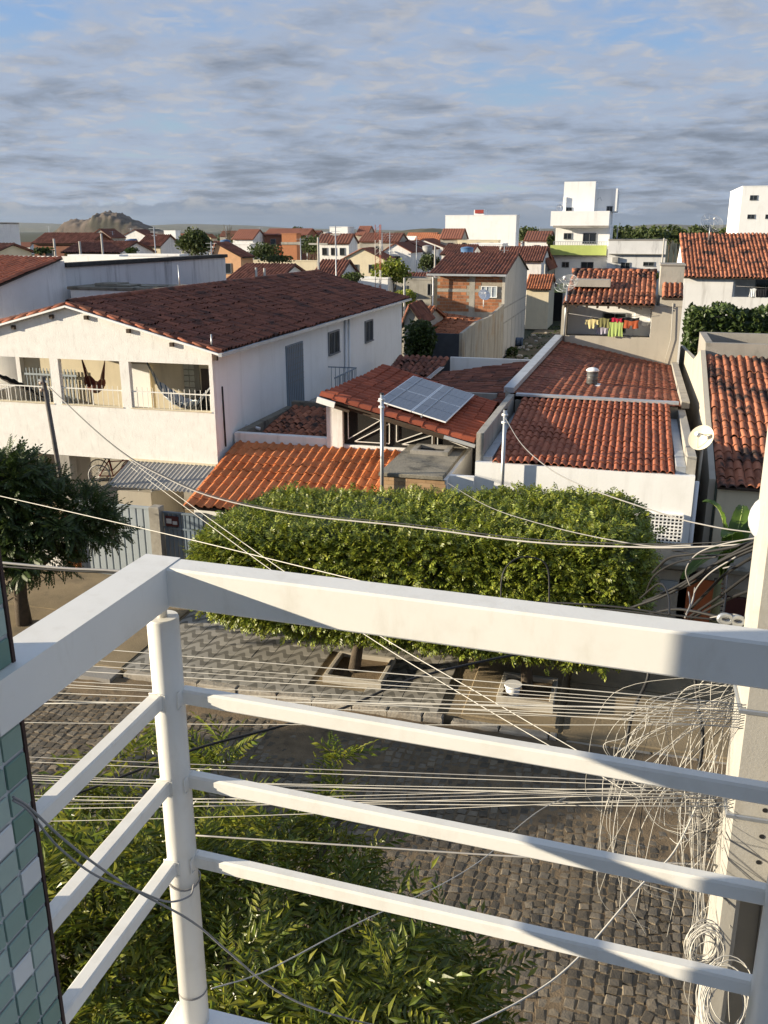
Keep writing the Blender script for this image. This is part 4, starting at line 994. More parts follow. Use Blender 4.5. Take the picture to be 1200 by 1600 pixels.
# mesh satellite dishes
def meshdish(c, r, az_, el, label, m=GALV, mast=1.5, solid=False):
    c = Vector(c); t = thing('satellite_dish', c - Vector((0, 0, mast)), label, 'satellite dish')
    d = Vector((math.sin(az_) * math.cos(el), math.cos(az_) * math.cos(el), math.sin(el))); x = d.cross(Vector((0, 0, 1))).normalized(); y = x.cross(d)
    def P(rr, a): return c + x * rr * math.cos(a) + y * rr * math.sin(a) + d * (.32 * (rr / r) ** 2 * r)
    if solid:
        mb = MB(); n, k = 24, 6; vs = [P(r * j / k, 2 * math.pi * i / n) for j in range(k + 1) for i in range(n)] + [P(r * j / k, 2 * math.pi * i / n) - d * .015 for j in range(k + 1) for i in range(n)]
        F_ = [(j * n + i, j * n + (i + 1) % n, (j + 1) * n + (i + 1) % n, (j + 1) * n + i) for j in range(k) for i in range(n)]
        mb.add(vs, F_ + [tuple(q + n * (k + 1) for q in f[::-1]) for f in F_], 0, True); mb.build('reflector', m, t)
    else:
        mb = MB()
        for i in range(12): mb.tube([P(r * q, 2 * math.pi * i / 12) for q in (0, .35, .7, 1)], .007, 4)
        for q in (.3, .65, 1.0): mb.tube([P(r * q, 2 * math.pi * i / 28) for i in range(29)], .007, 4, cap=False)
        mb.build('ribs', m, t)
        MM = bpy.data.materials.get('dish_mesh')
        if not MM:
            MM = bpy.data.materials.new('dish_mesh'); MM.use_nodes = True; nn_ = MM.node_tree.nodes; ll = MM.node_tree.links
            tr = nn_.new('ShaderNodeBsdfTransparent'); ms = nn_.new('ShaderNodeMixShader'); ms.inputs[0].default_value = .16
            nn_['Principled BSDF'].inputs['Base Color'].default_value = (.42, .42, .40, 1)
            ll.new(tr.outputs[0], ms.inputs[1]); ll.new(nn_['Principled BSDF'].outputs[0], ms.inputs[2]); ll.new(ms.outputs[0], nn_['Material Output'].inputs[0])
        mb = MB(); n, k = 24, 5
        mb.add([P(r * j / k, 2 * math.pi * i / n) for j in range(k + 1) for i in range(n)], [(j * n + i, j * n + (i + 1) % n, (j + 1) * n + (i + 1) % n, (j + 1) * n + i) for j in range(k) for i in range(n)], 0, True); mb.build('mesh_reflector', MM, t)
    f = c + d * r * .85
    mb = MB()
    for a in (0.5, 2.6, 4.7): mb.tube([P(r * .8, a), f], .01, 4)
    mb.build('feed_arms', m, t)
    MB().tube([f - d * .05, f + d * .09], .05, 8).build('feed_horn', PVCW, t)
    MB().tube([c - Vector((0, 0, mast)), c - d * .02], .035, 8).build('mast', m, t)
    return t
meshdish(PV(886, 447, LV - .1), .46, R(200), R(48), 'wire mesh satellite dish at the left end of the laundry house roof', mast=2.2)
meshdish(PV(1110, 352, 62), .72, R(160), R(40), 'wire mesh dish on the ridge of the large red roof', mast=.9)
meshdish(PV(756, 462, 62.3), .42, R(150), R(35), 'white dish on the slab before the brick house', PVCW, .8, True)
meshdish(PV(1098, 686, 21.6), .31, R(215), R(30), 'round cream satellite dish between the two red roofs', flat('cream_dish', (.62, .56, .44), .5), 1.1, True)

# ================================================================ right-hand house with lichened roof
rh = thing('right_house', (5, 26, 0), 'cream house at the right edge with lichen-blackened barrel roof', 'house')
RF = 21.15
tile_roof(rh, (2.16, RF - .15, 3.42), (7.6, RF - .15, 3.42), (7.6, 28.3, 5.46), (2.16, 28.3, 5.46), .21, .40, TILE_LICH, 'barrel', 300, .018, mess=.08)
MB().box(2.2, 7.6, RF, RF + .16, 0, 3.36).build('front_wall', CREAM, rh)
mb = MB(); mb.prism([(RF + .162, 0), (40, 0), (40, 4.4), (31, 5.0), (28.4, 5.62), (RF + .162, 3.5)], 'x', 2.0, 2.14); mb.build('side_wall', BEIGE, rh)
mb = MB()
tl = PV(1113, 516, 31.2); ty0, ty1 = 28.45, 31.6; tz = tl.z - .1; tx0 = 2.142; tx1 = 5.2
for a in ((tx0, tx1, ty0, ty0 + .2), (tx0, tx1, ty1 - .2, ty1), (tx0, tx0 + .2, ty0 + .2, ty1 - .2), (tx1 - .2, tx1, ty0 + .2, ty1 - .2)): mb.box(*a, 3.0, tz)
mb.build('tank_wall', CONC, rh); MB().box(tx0 + .2, tx1 - .2, ty0 + .2, ty1 - .2, 3.0, 4.6).build('tank_floor', MOSSC, rh)
MB().box(tx1 + .01, 7.6, 28.32, 28.5, 0, 5.4).build('back_wall', CREAM, rh)
# street front below: porch with orange door, stone pier and wall
pr_ = thing('porch', (2.6, 19.3, 0), 'shaded street porch with orange door and stacked stone pier', 'porch')
P_ = 19.25
def pbx(x0, x1, y0, y1, m, nm, dz=.12):
    a = PV(x0, y0, P_); b = PV(x1, y1, P_); MB().bevbox(a.x, b.x, P_, P_ + dz, max(0, b.z), a.z, .01).build(nm, m, pr_)
pbx(1062, 1116, 903, 1030, flat('orange_door', (.46, .13, .045), .6, var=.12), 'door', .05)
for k in range(13):
    a = PV(1117, 905 + k * 7, P_); b = PV(1131, 911 + k * 7, P_); w = rs.uniform(-.03, .03)
    MB().bevbox(a.x + w * .2, b.x + w, P_ - .03 + w * .5, P_ + .1, b.z, a.z, .008).build('stone', KERB, pr_)
pbx(1132, 1260, 896, 932, GREYP, 'wall'); pbx(1132, 1260, 933, 1020, flat('dark_red_gate', (.07, .02, .018), .6), 'gate')
pbx(1022, 1060, 888, 1040, BEIGE, 'wall'); pbx(1032, 1058, 905, 925, GATEB, 'shutter', -.03)
MB().bevbox(.3, 8, P_ - .25, CF - .08, 2.02, 2.14, .02).build('porch_slab', MOSSC, pr_)
# ================================================================ the town behind
def roof_plane(t, A, B, C_, D, m, v):
    if v < 115: tile_roof(t, A, B, C_, D, .26, .5, m, 'barrel', 0, .015)
    else:
        A, B, C_, D = map(Vector, (A, B, C_, D)); n = max(2, int((B - A).length / .4)); mb = MB(); nr = (B - A).cross(D - A).normalized(); nr = nr if nr.z > 0 else -nr
        vs = []
        for i in range(2 * n + 1):
            h = nr * (.05 if i % 2 else 0)
            vs += [A.lerp(B, i / (2 * n)) + h, D.lerp(C_, i / (2 * n)) + h]
        mb.add(vs, [(2 * i, 2 * i + 2, 2 * i + 3, 2 * i + 1) for i in range(2 * n)])
        q = [A, B, C_, D]; mb.add([p - nr * .03 for p in q] + [p - nr * .14 for p in q], [(0, 1, 2, 3), (7, 6, 5, 4), (0, 4, 5, 1), (1, 5, 6, 2), (2, 6, 7, 3), (3, 7, 4, 0)])
        mb.build('roof', m, t)
def wins(t, u0, u1, v, z0, z1, k=2, w=1.0, h=1.0, m=None):
    for i in range(k):
        x = u0 + (u1 - u0) * (i + .5) / k; window(t, '-y', (x, v, z0 + (z1 - z0) * .55), min(w, (u1 - u0) / k * .6), min(h, (z1 - z0) * .5), m or SHUT, mull=0)
def gable_u(label, x0, x1, ye, yr, v, depth, wm, rm, nw=2, grp=None, cat='house', oh=.3, base=None, gm=None):
    a, b = PV(x0, ye, v), PV(x1, ye, v); ze = (a.z + b.z) / 2; vm = v + depth / 2; zr = PV((x0 + x1) / 2, yr, vm).z; zr = max(zr, ze + .5)
    t = thing('house', ((a.x + b.x) / 2, vm, 0), label, cat, grp); u0, u1 = a.x, b.x
    for x in (u0, u1 - .15): MB().prism([(v + .15, 0), (v + depth, 0), (v + depth, ze - .1), (vm, zr - .1), (v + .15, ze - .1)], 'x', x, x + .15).build('gable_wall', gm or wm, t)
    MB().box(u0, u1, v, v + .149, 0, ze - .1).build('front_wall', wm, t)
    dz = (zr - ze) / (depth / 2) * oh
    roof_plane(t, (u0 - .2, v - oh, ze - dz), (u1 + .2, v - oh, ze - dz), (u1 + .2, vm, zr), (u0 - .2, vm, zr), rm, v)
    roof_plane(t, (u1 + .2, v + depth + oh, ze - dz), (u0 - .2, v + depth + oh, ze - dz), (u0 - .2, vm, zr), (u1 + .2, vm, zr), rm, v + 100)
    if nw: wins(t, u0 + .3, u1 - .3, v, max(0, ze - 2.8), ze, nw)
    return t
def gable_v(label, x0, x1, ye, yr, xr, v, depth, wm, rm, nw=1, grp=None, oh=.25, cat='house'):
    a, b, r_ = PV(x0, ye, v), PV(x1, ye, v), PV(xr, yr, v); ze = min(a.z, b.z); u0, u1, ur, zr = a.x, b.x, r_.x, max(r_.z, ze + .4)
    t = thing('house', ((u0 + u1) / 2, v + depth / 2, 0), label, cat, grp)
    MB().prism([(u0, 0), (u1, 0), (u1, ze - .08), (ur, zr - .08), (u0, ze - .08)], 'y', v, v + .15).build('gable_wall', wm, t)
    MB().box(u0, u0 + .15, v + .151, v + depth, 0, ze - .1).build('side_wall', wm, t); MB().box(u1 - .15, u1, v + .151, v + depth, 0, ze - .1).build('side_wall', wm, t)
    sl = (zr - ze) / max(.3, (u1 - ur)); sr = (zr - ze) / max(.3, ur - u0)
    roof_plane(t, (u1 + oh, v - .15, ze - sl * oh), (u1 + oh, v + depth, ze - sl * oh), (ur, v + depth, zr), (ur, v - .15, zr), rm, v)
    roof_plane(t, (u0 - oh, v + depth, ze - sr * oh), (u0 - oh, v - .15, ze - sr * oh), (ur, v - .15, zr), (ur, v + depth, zr), rm, v)
    if nw: wins(t, u0 + .3, u1 - .3, v, max(0, ze - 2.6), ze, nw)
    return t
def block(label, x0, x1, yt, v, depth, wm, z0=0, rows=(), cop=None, name='building', cat='building', grp=None, fw=None):
    a, b = PV(x0, yt, v), PV(x1, yt, v); zt = (a.z + b.z) / 2
    t = thing(name, ((a.x + b.x) / 2, v + depth / 2, z0), label, cat, grp)
    MB().box(a.x, b.x, v, v + depth, z0, zt).build('wall', wm, t)
    w_ = .25; mb = MB(); u0, u1, v1 = a.x, b.x, v + depth
    for q in ((u0 - .04, u1 + .04, v - .04, v + w_), (u0 - .04, u1 + .04, v1 - w_, v1 + .04), (u0 - .04, u0 + w_, v + w_, v1 - w_), (u1 - w_, u1 + .04, v + w_, v1 - w_)): mb.box(*q, zt, zt + .12)
    mb.build('coping', cop or wm, t)
    for (px0, px1, py0, py1) in rows:
        c0, c1 = PV(px0, py0, v), PV(px1, py1, v); window(t, '-y', ((c0.x + c1.x) / 2, v, (c0.z + c1.z) / 2), abs(c1.x - c0.x), abs(c0.z - c1.z), fw or SHUT, mull=1 if abs(px1 - px0) > 8 else 0)
    return t
# left neighbour: long side wall facing the white house, roof falling to the street
NU = -20.5
nb = thing('neighbour_house', (-26, 36, 0), 'white house at the left edge with red roof and long stained side wall', 'house')
rz = PU(92, 402, NU); ez = PU(0, 441, NU); sl = (rz.z - ez.z) / (rz.y - ez.y); fz = rz.z - sl * (rz.y - 25)
tile_roof(nb, (-34, 25, fz), (NU + .15, 25, fz), (NU + .15, rz.y, rz.z), (-34, rz.y, rz.z), .205, .4, TILE_RED, 'barrel', 200, .012)
mb = MB(); wz = PU(92, 414, NU).z; fe = PU(352, 405, NU)
mb.prism([(25.3, 0), (rz.y + .3, 0), (rz.y + .3, rz.z - .15), (rz.y, rz.z - .12), (25.3, fz - .05)], 'x', NU - .2, NU); mb.build('side_wall', WHITE, nb)
MB().box(NU - .2, NU - .002, rz.y + .31, fe.y, 0, wz - .1).build('side_wall', STAINW, nb)
MB().bevbox(NU - .34, NU + .1, rz.y + .31, fe.y + .1, wz - .1, wz + .06, .02).build('coping', BLACKSTAIN, nb)
MB().box(-34, NU - .21, fe.y - .2, fe.y, 0, wz - .1).build('back_wall', WHITE, nb)
MB().box(-34, NU - .201, 25.3, 25.5, 0, fz - .1).build('front_wall', WHITE, nb)
tag(nb, nb['label'])
block('white rendered block with grey top at the far left edge', -260, -98, 349, 62, 10, WHITE, cop=CONC)
gable_u('low dark red roof in front of the white block at the left edge', -160, -8, 392, 382, 55, 4, CREAM, TILE_FAR, 0)
block('long low bright white parapet building beyond the stained wall, left part', 107, 186, 401, 52, 1.0, CLEANW)
block('pale parapet building beyond the stained wall, right part', 193, 280, 400, 54, 1.2, WHITE)
gable_u('brick-red long roof beneath the rock hill', 52, 140, 379, 364, 88, 5, mat('brick_dull', (.20, .09, .06), .9, .2), TILE_FAR, 2)
gable_u('brown roof with ochre front and white gable below the rock hill', 100, 186, 393, 377, 72, 6, flat('ochre_wall', (.50, .33, .12)), TILE_FAR, 2, gm=WHITE)
gable_u('broad brown roofed house left of the round tree', 215, 250, 383, 367, 96, 5, CREAM, TILE_FAR, 1, gm=WHITE)
block('small white rooftop room far behind the round tree', 256, 274, 361, 170, 2, CLEANW)
gable_v('cream orange gabled house right of the round tree', 331, 376, 400, 379, 337, 84, 3, mat('peach_wall', (.62, .36, .20), .85, .1), TILE_FAR, 1)
gable_u('brown roof with white gable end behind the big dark roof', 357, 432, 437, 412, 60, 7, WHITE, TILE_FAR, 0)
# unfinished brick tower house
bt = block('unfinished brick tower house with bare cement top', 440, 463, 366, 112, 1.6, BRICK)
for k in range(3):
    z = 3 + 2.2 * k; a = PV(440, 380, 112).x; b = PV(470, 380, 112).x; MB().box(a - .05, b + .05, 111.9, 112.0, z, z + .3).build('concrete_band', GREYP, bt)
block('short brick annex left of the brick tower house', 424, 437, 386, 113, 1.5, BRICK)
gable_u('wide red roof just behind the brick tower house', 414, 480, 366, 357, 150, 5, mat('brick_dull', (.20, .09, .06)), TILE_FAR, 3)
gable_u('white house with slate-dark roof right of the brick tower', 497, 545, 378, 365, 120, 4, WHITE, TILE_FAR, 3)
gable_v('white gable with solar-grey roof left of the brick tower', 378, 412, 381, 364, 395, 160, 4, WHITE, flat('zinc_roof', (.33, .35, .38), .5), 1)
block('tall white cube house on the skyline left of centre', 515, 543, 355, 190, 5, CLEANW)
gable_u('red hip-roofed house on the skyline beside the white cube', 557, 574, 366, 353, 190, 6, BEIGE, TILE_FAR, 1)
gable_v('white gable house with laundry-white wall left of the mast', 536, 600, 404, 388, 566, 108, 5, CREAM, TILE_FAR, 2)
gable_v('low pale gable behind the mast, first of three in a row', 598, 642, 392, 379, 618, 128, 8, WHITE, TILE_FAR, 1)
gable_v('low pale gable behind the mast, second of three in a row', 616, 668, 388, 376, 636, 136, 8, WHITE, TILE_FAR, 1)
gable_v('low pale gable behind the mast, third of three in a row', 640, 692, 385, 373, 660, 150, 9, WHITE, TILE_FAR, 1)
block('long white single-storey hall left of the big white building', 605, 700, 370, 175, 4, CLEANW, rows=((628, 640, 374, 380), (655, 665, 374, 380), (680, 690, 374, 380)))
bw = block('big blank white building with red tank on its roof', 696, 807, 337, 165, 4.6, CLEANW)
p = PV(742, 337, 167); q = PV(758, 328, 167)
MB().box(p.x, q.x, 166, 168.5, p.z - .1, q.z).build('tank_base', CLEANW, bw); MB().box(p.x + .2, q.x - .1, 165.8, 168.2, q.z - .6, q.z).build('tank', flat('red_tank', (.30, .05, .04)), bw)
block('cream shop block below the big white building', 715, 778, 376, 152, 3, CREAM, rows=((722, 728, 379, 383), (745, 751, 379, 383), (765, 771, 379, 383)))
gable_u('dark red roof left of the tower house, in front of the shop block', 690, 735, 397, 382, 100, 8, WHITE, TILE_FAR, 1)
gable_u('low brown roof between the dark red roof and the long roof', 736, 792, 396, 385, 112, 8, GREYP, TILE_FAR, 1)
gable_u('long red-brown roof running up to the white tower', 776, 846, 407, 385, 92, 9, WHITE, TILE_FAR, 1)
gable_v('dark gable end with red roof just left of white tower', 822, 856, 414, 389, 845, 96, 9, GREYP, TILE_FAR, 1)
gable_u('small red roofed house on the skyline left of the white tower', 820, 858, 375, 361, 150, 9, WHITE, TILE_FAR, 1)
gable_u('orange tiled low roof at the end of the alley', 823, 858, 450, 429, 88, 6, CREAM, TILE_FARO, 0)
# cement yard houses in the middle distance
block('low unrendered cement house with small dark openings', 601, 674, 437, 74, 3, GREYP, rows=((606, 614, 446, 454), (628, 636, 446, 456), (668, 678, 443, 462)))
gable_u('brown roof running behind the cement house', 608, 676, 440, 426, 84, 4, GREYP, TILE_FAR, 0)
gable_u('rust-orange low roof left of the brick house', 628, 660, 505, 478, 52, 6, GREYP, TILE_FARO, 0)
gable_v('small dark tiled gable beside the big white side wall', 632, 655, 496, 476, 640, 49, 3, GREYP, TILE_OLD, 0)
block('tiny white wall house behind the dark roof near the poles', 560, 606, 436, 66, 1.5, WHITE)
gable_u('brown roof left of the lattice mast', 488, 528, 433, 406, 72, 6, WHITE, TILE_FAR, 0)
block('pale yellow garden wall below the brick tower house', 392, 495, 408, 92, .3, CREAM, name='garden_wall', cat='wall')
# ---- brick house by the alley
bh = thing('brick_house', (-11.7, 73, 0), 'bare red brick house with cement side wall beside the alley', 'house')
BU, BV_, BB = -9.2, 66.5, 80.0
bl = PV(683, 470, BV_).x; be = PV(720, 427, BV_).z; bfz = 2.6; brz = PV(755, 395, 73.2).z
MB().box(bl, BU - .2, BV_ + .02, BV_ + .2, 0, be - .2).build('front_wall', MORTAR, bh)
bwid, bhh = .42, .21
Ms = []
wx0, wx1 = PV(752, 450, BV_).x, PV(777, 450, BV_).x; wz1, wz0 = PV(764, 447, BV_).z, PV(764, 465, BV_).z
j = 0; z = 3.35
while z < be - .35:
    x = bl + (.0 if j % 2 else .2)
    while x < BU - .6:
        cx = x + bwid / 2
        if not (wx0 - .2 < cx < wx1 + .2 and wz0 - .2 < z < wz1 + .2) and not abs(cx - (bl + BU) / 2 - .1) < .22 and not (4.75 < z < 4.95):
            Ms.append(Matrix.Translation((cx, BV_ + rs.uniform(-.002, .003), z + bhh / 2)))
        x += bwid + .02
    z += bhh + .025; j += 1
b1 = MB().bevbox(-bwid / 2, bwid / 2, .008, .04, -bhh / 2, bhh / 2, .003)
bme = npmesh('brick', np.array(b1.v), np.array(b1.f[2:]), BRICK)
for M in Ms[:300]: put('brick', bme, M, bh)
MB().box((bl + BU) / 2 - .1, (bl + BU) / 2 + .3, BV_ - .001, BV_ + .02, 2.6, be - .25).build('concrete_column', GREYP, bh)
MB().box(bl, BU - .2, BV_ - .0, BV_ + .019, 4.76, 4.93).build('concrete_band', GREYP, bh)
MB().box(bl, BU - .2, BV_ - .002, BV_ + .019, 2.2, 3.3).build('render_patch', GREYP, bh)
window(bh, '-y', ((wx0 + wx1) / 2, BV_ - .03, (wz0 + wz1) / 2), abs(wx1 - wx0), abs(wz1 - wz0), CLEANW, pane=GATEB, mull=2)
SIDEC = mat('side_cement', (.50, .47, .41), .92, .1, .7, .3, 10, stain=(.30, .27, .22), samt=.55, sscale=(1, 1.4, .12))
mb = MB(); mb.prism([(BV_, 0), (BB, 0), (BB, be - .3), (73.2, brz - .05), (BV_, be - .1)], 'x', BU - .199, BU); mb.build('side_wall', SIDEC, bh)
for z in (2.5, 3.6): MB().box(BU, BU + .01, BV_, BB, z, z + .12).build('ring_beam', GREYP, bh)
for y in np.linspace(BV_ + .1, BB - .3, 7): MB().box(BU, BU + .008, y, y + .16, .2, 2.48).build('column', GREYP, bh)
tile_roof(bh, (bl - .6, BV_ - .5, be - .05), (BU + .12, BV_ - .5, be - .05), (BU + .12, 73.2, brz), (bl - .6, 73.2, brz), .25, .45, TILE_OLD, 'barrel', 300, .008)
tile_roof(bh, (BU + .12, BB + .3, be - .2), (bl - .6, BB + .3, be - .2), (bl - .6, 73.2, brz), (BU + .12, 73.2, brz), .25, .45, TILE_OLD, 'barrel', 0, .008)
MB().bar((bl - .7, BV_ - .56, be - .1), (BU + .15, BV_ - .56, be - .1), .14, .14).build('gutter', FLASH, bh)
MB().tube([(bl - .25, BV_ - .4, be - .15), (bl - .25, BV_ - .35, .2)], .05, 8).build('downpipe', PVCW, bh)
MB().box(bl + 1.5, BU - .3, 62.5, BV_ - .04, 0, 2.9).build('lean_to', GREYP, bh)
yd = thing('yard_wall', (-9.6, 58, 0), 'tall stained cement yard wall along the alley', 'wall')
mb = MB(); mb.prism([(50, 0), (BV_ - .01, 0), (BV_ - .01, 3.95), (60, 3.6), (55, 3.75), (50, 3.55)], 'x', BU - .18, BU); mb.build('side_wall', mat('stained_cement', (.40, .36, .29), .92, .15, .8, .4, 10, stain=(.10, .09, .08), samt=.8, sscale=(1, .9, .15), blot=(.36, .24, .13), bamt=.6, bsc=.5), yd)
MB().box(BU - 3.0, BU - .181, 50, 50.18, 0, 3.5).build('end_wall', mat('tar_wall', (.05, .055, .065), .9, .2), yd)
for y in np.linspace(51, 65, 6): MB().box(BU, BU + .008, y, y + .14, 0, 3.5).build('column', GREYP, yd)
yr = thing('yard_shed', (-11.3, 56, 0), 'broken orange tiled shed roof inside the cement yard', 'shed')
tile_roof(yr, (BU - .2, 52, 3.15), (BU - .2, 60, 3.3), (BU - 4.5, 62, 3.7), (BU - 3.2, 52.5, 3.3), .25, .45, TILE_FARO, 'barrel', 0, .05, mess=.3)
MB().box(BU - 3.2, BU - .3, 51.6, 51.75, 0, 3.0).build('wall', GREYP, yr)
# end of the alley: block wall, gate and debris
ew = thing('corner_wall', (-9.6, 99, 0), 'white corner wall with pierced block panel at the alley end', 'wall')
a = PV(822, 495, 98); b = PV(836, 470, 98); MB().box(a.x, b.x, 98, 98.2, 0, b.z).build('wall', WHITE, ew)
c = PV(858, 466, 98); MB().box(b.x + .01, c.x, 98.02, 98.2, 0, c.z).build('block_panel', GREYP, ew)
for i in range(5):
    for j in range(5): x = b.x + .15 + (c.x - b.x - .3) * i / 4; MB().bevbox(x - .12, x + .12, 97.9, 98.019, .3 + j * .5, .62 + j * .5, .03).build('block', CONC, ew)
dg = thing('dark_gateway', (-8, 97, 0), 'dark doorway with cement surround under the mesh dish', 'gate')
a = PV(861, 490, 97); b = PV(880, 448, 97); MB().box(a.x, b.x, 97, 97.1, 0, b.z - .6).build('door', DARKIN, dg)
MB().box(a.x - .25, b.x + .3, 96.9, 97.15, b.z - .6, b.z).build('lintel', flat('lime_band', (.42, .48, .18)), dg)
MB().box(a.x - .4, a.x - .001, 96.95, 97.15, 0, b.z - .6).build('jamb', GREYP, dg)
for i, (px, py, w, h, m, nm, lb) in enumerate(((806, 541, .9, .55, flat('blue_drum', (.06, .09, .14), .5), 'water_drum', 'dark blue drum on its side in the alley'), (835, 512, 1.0, .7, LEAFD, 'weed_clump', 'dark weed clump by the alley corner wall'))):
    p = PZ(px, py, 0)
    if nm == 'water_drum':
        t = thing(nm, p, lb, 'drum'); MB().tube([p + Vector((-.55, 0, .36)), p + Vector((.55, .1, .36))], .36, 16).build('body', m, t)
        for k in (-.3, .1, .45): MB().tube([p + Vector((k, 0, .36)), p + Vector((k + .05, 0, .36))], .385, 16).build('hoop', m, t)
for k in range(14):
    p = PZ(rs.uniform(785, 830), rs.uniform(520, 575), .0); s_ = rs.uniform(.15, .4)
    if p.x < BU + .4: p.x = BU + .4 + rs.random()
    tag(MB().bevbox(p.x, p.x + s_, p.y, p.y + s_ * 1.3, .0, s_ * .6, s_ * .15).build('rubble_chunk', KERB if k % 3 else FIBRO), 'broken rubble chunk lying along the alley edge', 'rubble', 'rubble along the alley')
# ---- white tower house with the lime balcony
tw = thing('tower_house', (-6, 108, 0), 'tall white house with lime green balcony and stepped rooftop blocks', 'building')
TV = 104.0
def tb(x0, x1, y0, y1, v, d, m, nm, par=tw):
    a, b = PV(x0, y0, v), PV(x1, y1, v); return MB().box(a.x, b.x, v, v + d, b.z, a.z).build(nm, m, par)
tx0, tx1 = PV(864, 400, TV).x, PV(950, 400, TV).x
MB().box(tx0 + .1, tx1, TV + .5, TV + 12, 0, PV(900, 352, TV).z).build('body', CLEANW, tw)
tb(861, 951, 330, 353, TV - .3, 12.2, CLEANW, 'parapet'); tb(864, 951, 352.5, 356, TV - .45, .3, CONC, 'ledge')
tb(882, 928, 284, 330, TV + 1.5, 5, CLEANW, 'roof_block'); tb(929, 963, 295, 330, TV + 2.2, 8, CLEANW, 'roof_block')
tb(880, 884, 308, 330, TV + 1.3, .2, CLEANW, 'roof_column')
lime = flat('lime_paint', (.40, .47, .14), .7, var=.08)
tb(860, 947, 383, 399, TV - .3, .2, lime, 'balcony_front'); tb(862, 950, 398.2, 401, TV - .1, 1.4, CONC, 'balcony_slab')
tb(860, 948, 443, 452, TV - .3, .2, lime, 'lower_band')
mb = MB()
for k in range(24): x = tx0 + (tx1 - tx0) * k / 23; z = PV(900, 383, TV).z; mb.box(x - .02, x + .02, TV - .28, TV - .24, z, z + .35)
z = PV(900, 383, TV).z; mb.box(tx0, tx1, TV - .29, TV - .23, z + .33, z + .38); mb.build('balcony_railing', GALV, tw)
def tw_win(x0, x1, y0, y1, v, m=None): a, b = PV(x0, y0, v), PV(x1, y1, v); window(tw, '-y', ((a.x + b.x) / 2, v, (a.z + b.z) / 2), b.x - a.x, a.z - b.z, SHUT, mull=1, pane=m)
tw_win(881, 893, 364, 374, TV + .5); tw_win(911, 931, 364, 381, TV + .5); tw_win(878, 889, 409, 418, TV + .5); tw_win(908, 927, 409, 420, TV + .5)
tw_win(884, 894, 324, 330, TV + 1.5); tw_win(948, 957, 322, 331, TV + 2.2)
MB().tube([PV(933, 312, TV + 1.9), PV(938, 308, TV + 1.9), PV(940, 314, TV + 1.9)], .03, 5).build('pipe', GALV, tw)
meshdish(PV(875, 326, TV + .4), .45, R(160), R(30), 'small dish on the parapet of the white tower house', PVCW, .6, True)
an = block('white annex with stained parapet right of the tower house', 951, 1042, 376, 100, 10, STAINW, rows=((970, 984, 410, 420), (1005, 1022, 409, 416)), cop=CONC)
tb(957, 965, 402, 410, 99.7, .3, FIBRO, 'air_conditioner', an); tb(951, 1040, 396.5, 398, 99.6, .4, CONC, 'ledge', an)
block('far white tower block at the right edge of the skyline', 1161, 1300, 291, 150, 20, CLEANW, rows=((1172, 1183, 305, 313), (1168, 1179, 335, 342), (1196, 1206, 335, 342)))
# ---- large red-roofed house at the right
gr = thing('large_house', (8, 66, 0), 'large cream house with wide red barrel roof and open laundry balcony', 'house')
GV2 = 58.0
ga = PV(1068, 430, GV2); gtop = PV(1062, 365, GV2 + 6)
u0, u1 = ga.x, 26
tile_roof(gr, (u0, GV2 - .3, ga.z - .1), (26, GV2 - .3, ga.z - .1), (26, GV2 + 6, gtop.z), (u0 - .25, GV2 + 6, gtop.z), .23, .45, TILE_LICH, 'barrel', 300, .02)
bx = PV(1146, 440, GV2).x; bzt, bzb = PV(1146, 432, GV2).z, PV(1146, 464, GV2).z
mb = MB(); mb.box(u0 + .05, bx, GV2, GV2 + .2, 0, ga.z - .1); mb.box(bx, 26, GV2, GV2 + .2, 0, bzb); mb.build('front_wall', WHITE, gr)
MB().prism([(GV2 + .21, 0), (GV2 + 12, 0), (GV2 + 12, ga.z - .2), (GV2 + 6, gtop.z - .15), (GV2 + .21, ga.z - .15)], 'x', u0 - .05, u0 + .12).build('gable_wall', WHITE, gr)
MB().box(bx + .01, 26, GV2 + 2, GV2 + 2.15, bzb - .2, ga.z).build('balcony_wall', WHITE, gr); MB().box(bx, bx + .15, GV2 + .21, GV2 + 2, bzb - .2, ga.z - .1).build('balcony_side', WHITE, gr)
window(gr, '-y', (PV(1196, 450, GV2 + 2).x, GV2 + 2, PV(1196, 450, GV2 + 2).z), 1.2, 1.2, SHUT, mull=1)
for (x0, x1, m, lb) in ((1172, 1180, CLEANW, 'white garment on the far right balcony line'), (1182, 1189, cm('black', (.02, .02, .02)), 'black garment on the far right balcony line'), (1190, 1198, cm('black', (.02, .02, .02)), 'second black garment at the right frame edge')):
    cloth(x0, x1, 451, 464, m, lb, v=GV2 - .05, grp='washing on the far right balcony')
tag(MB().tube([PV(1150, 447, GV2 - .03), PV(1240, 452, GV2 - .03)], .01, 4).build('washing_line', CABG), 'washing line on the large house balcony at right', 'line')
# ---- lattice mast and poles
ms = thing('lattice_mast', PZ(590, 520, 0), 'slender red and white lattice radio mast', 'mast')
mx = PV(592, 400, 58); zt = PV(592, 351, 58).z; w = .19
mr = flat('mast_red', (.30, .09, .06)); mw = flat('mast_white', (.55, .52, .48))
for s in range(10):
    z0 = zt * s / 10; z1 = zt * (s + 1) / 10; mb = MB()
    for dx, dy in ((-w, -w), (w, -w), (0, w)): mb.tube([(mx.x + dx, 58 + dy, z0), (mx.x + dx, 58 + dy, z1)], .025, 4)
    for k in range(3):
        za = z0 + (z1 - z0) * k / 3; zb_ = z0 + (z1 - z0) * (k + 1) / 3
        mb.tube([(mx.x - w, 58 - w, za), (mx.x + w, 58 - w, zb_), ], .014, 4); mb.tube([(mx.x + w, 58 - w, za), (mx.x, 58 + w, zb_)], .014, 4)
    mb.build('mast_section', mr if s % 2 else mw, ms)
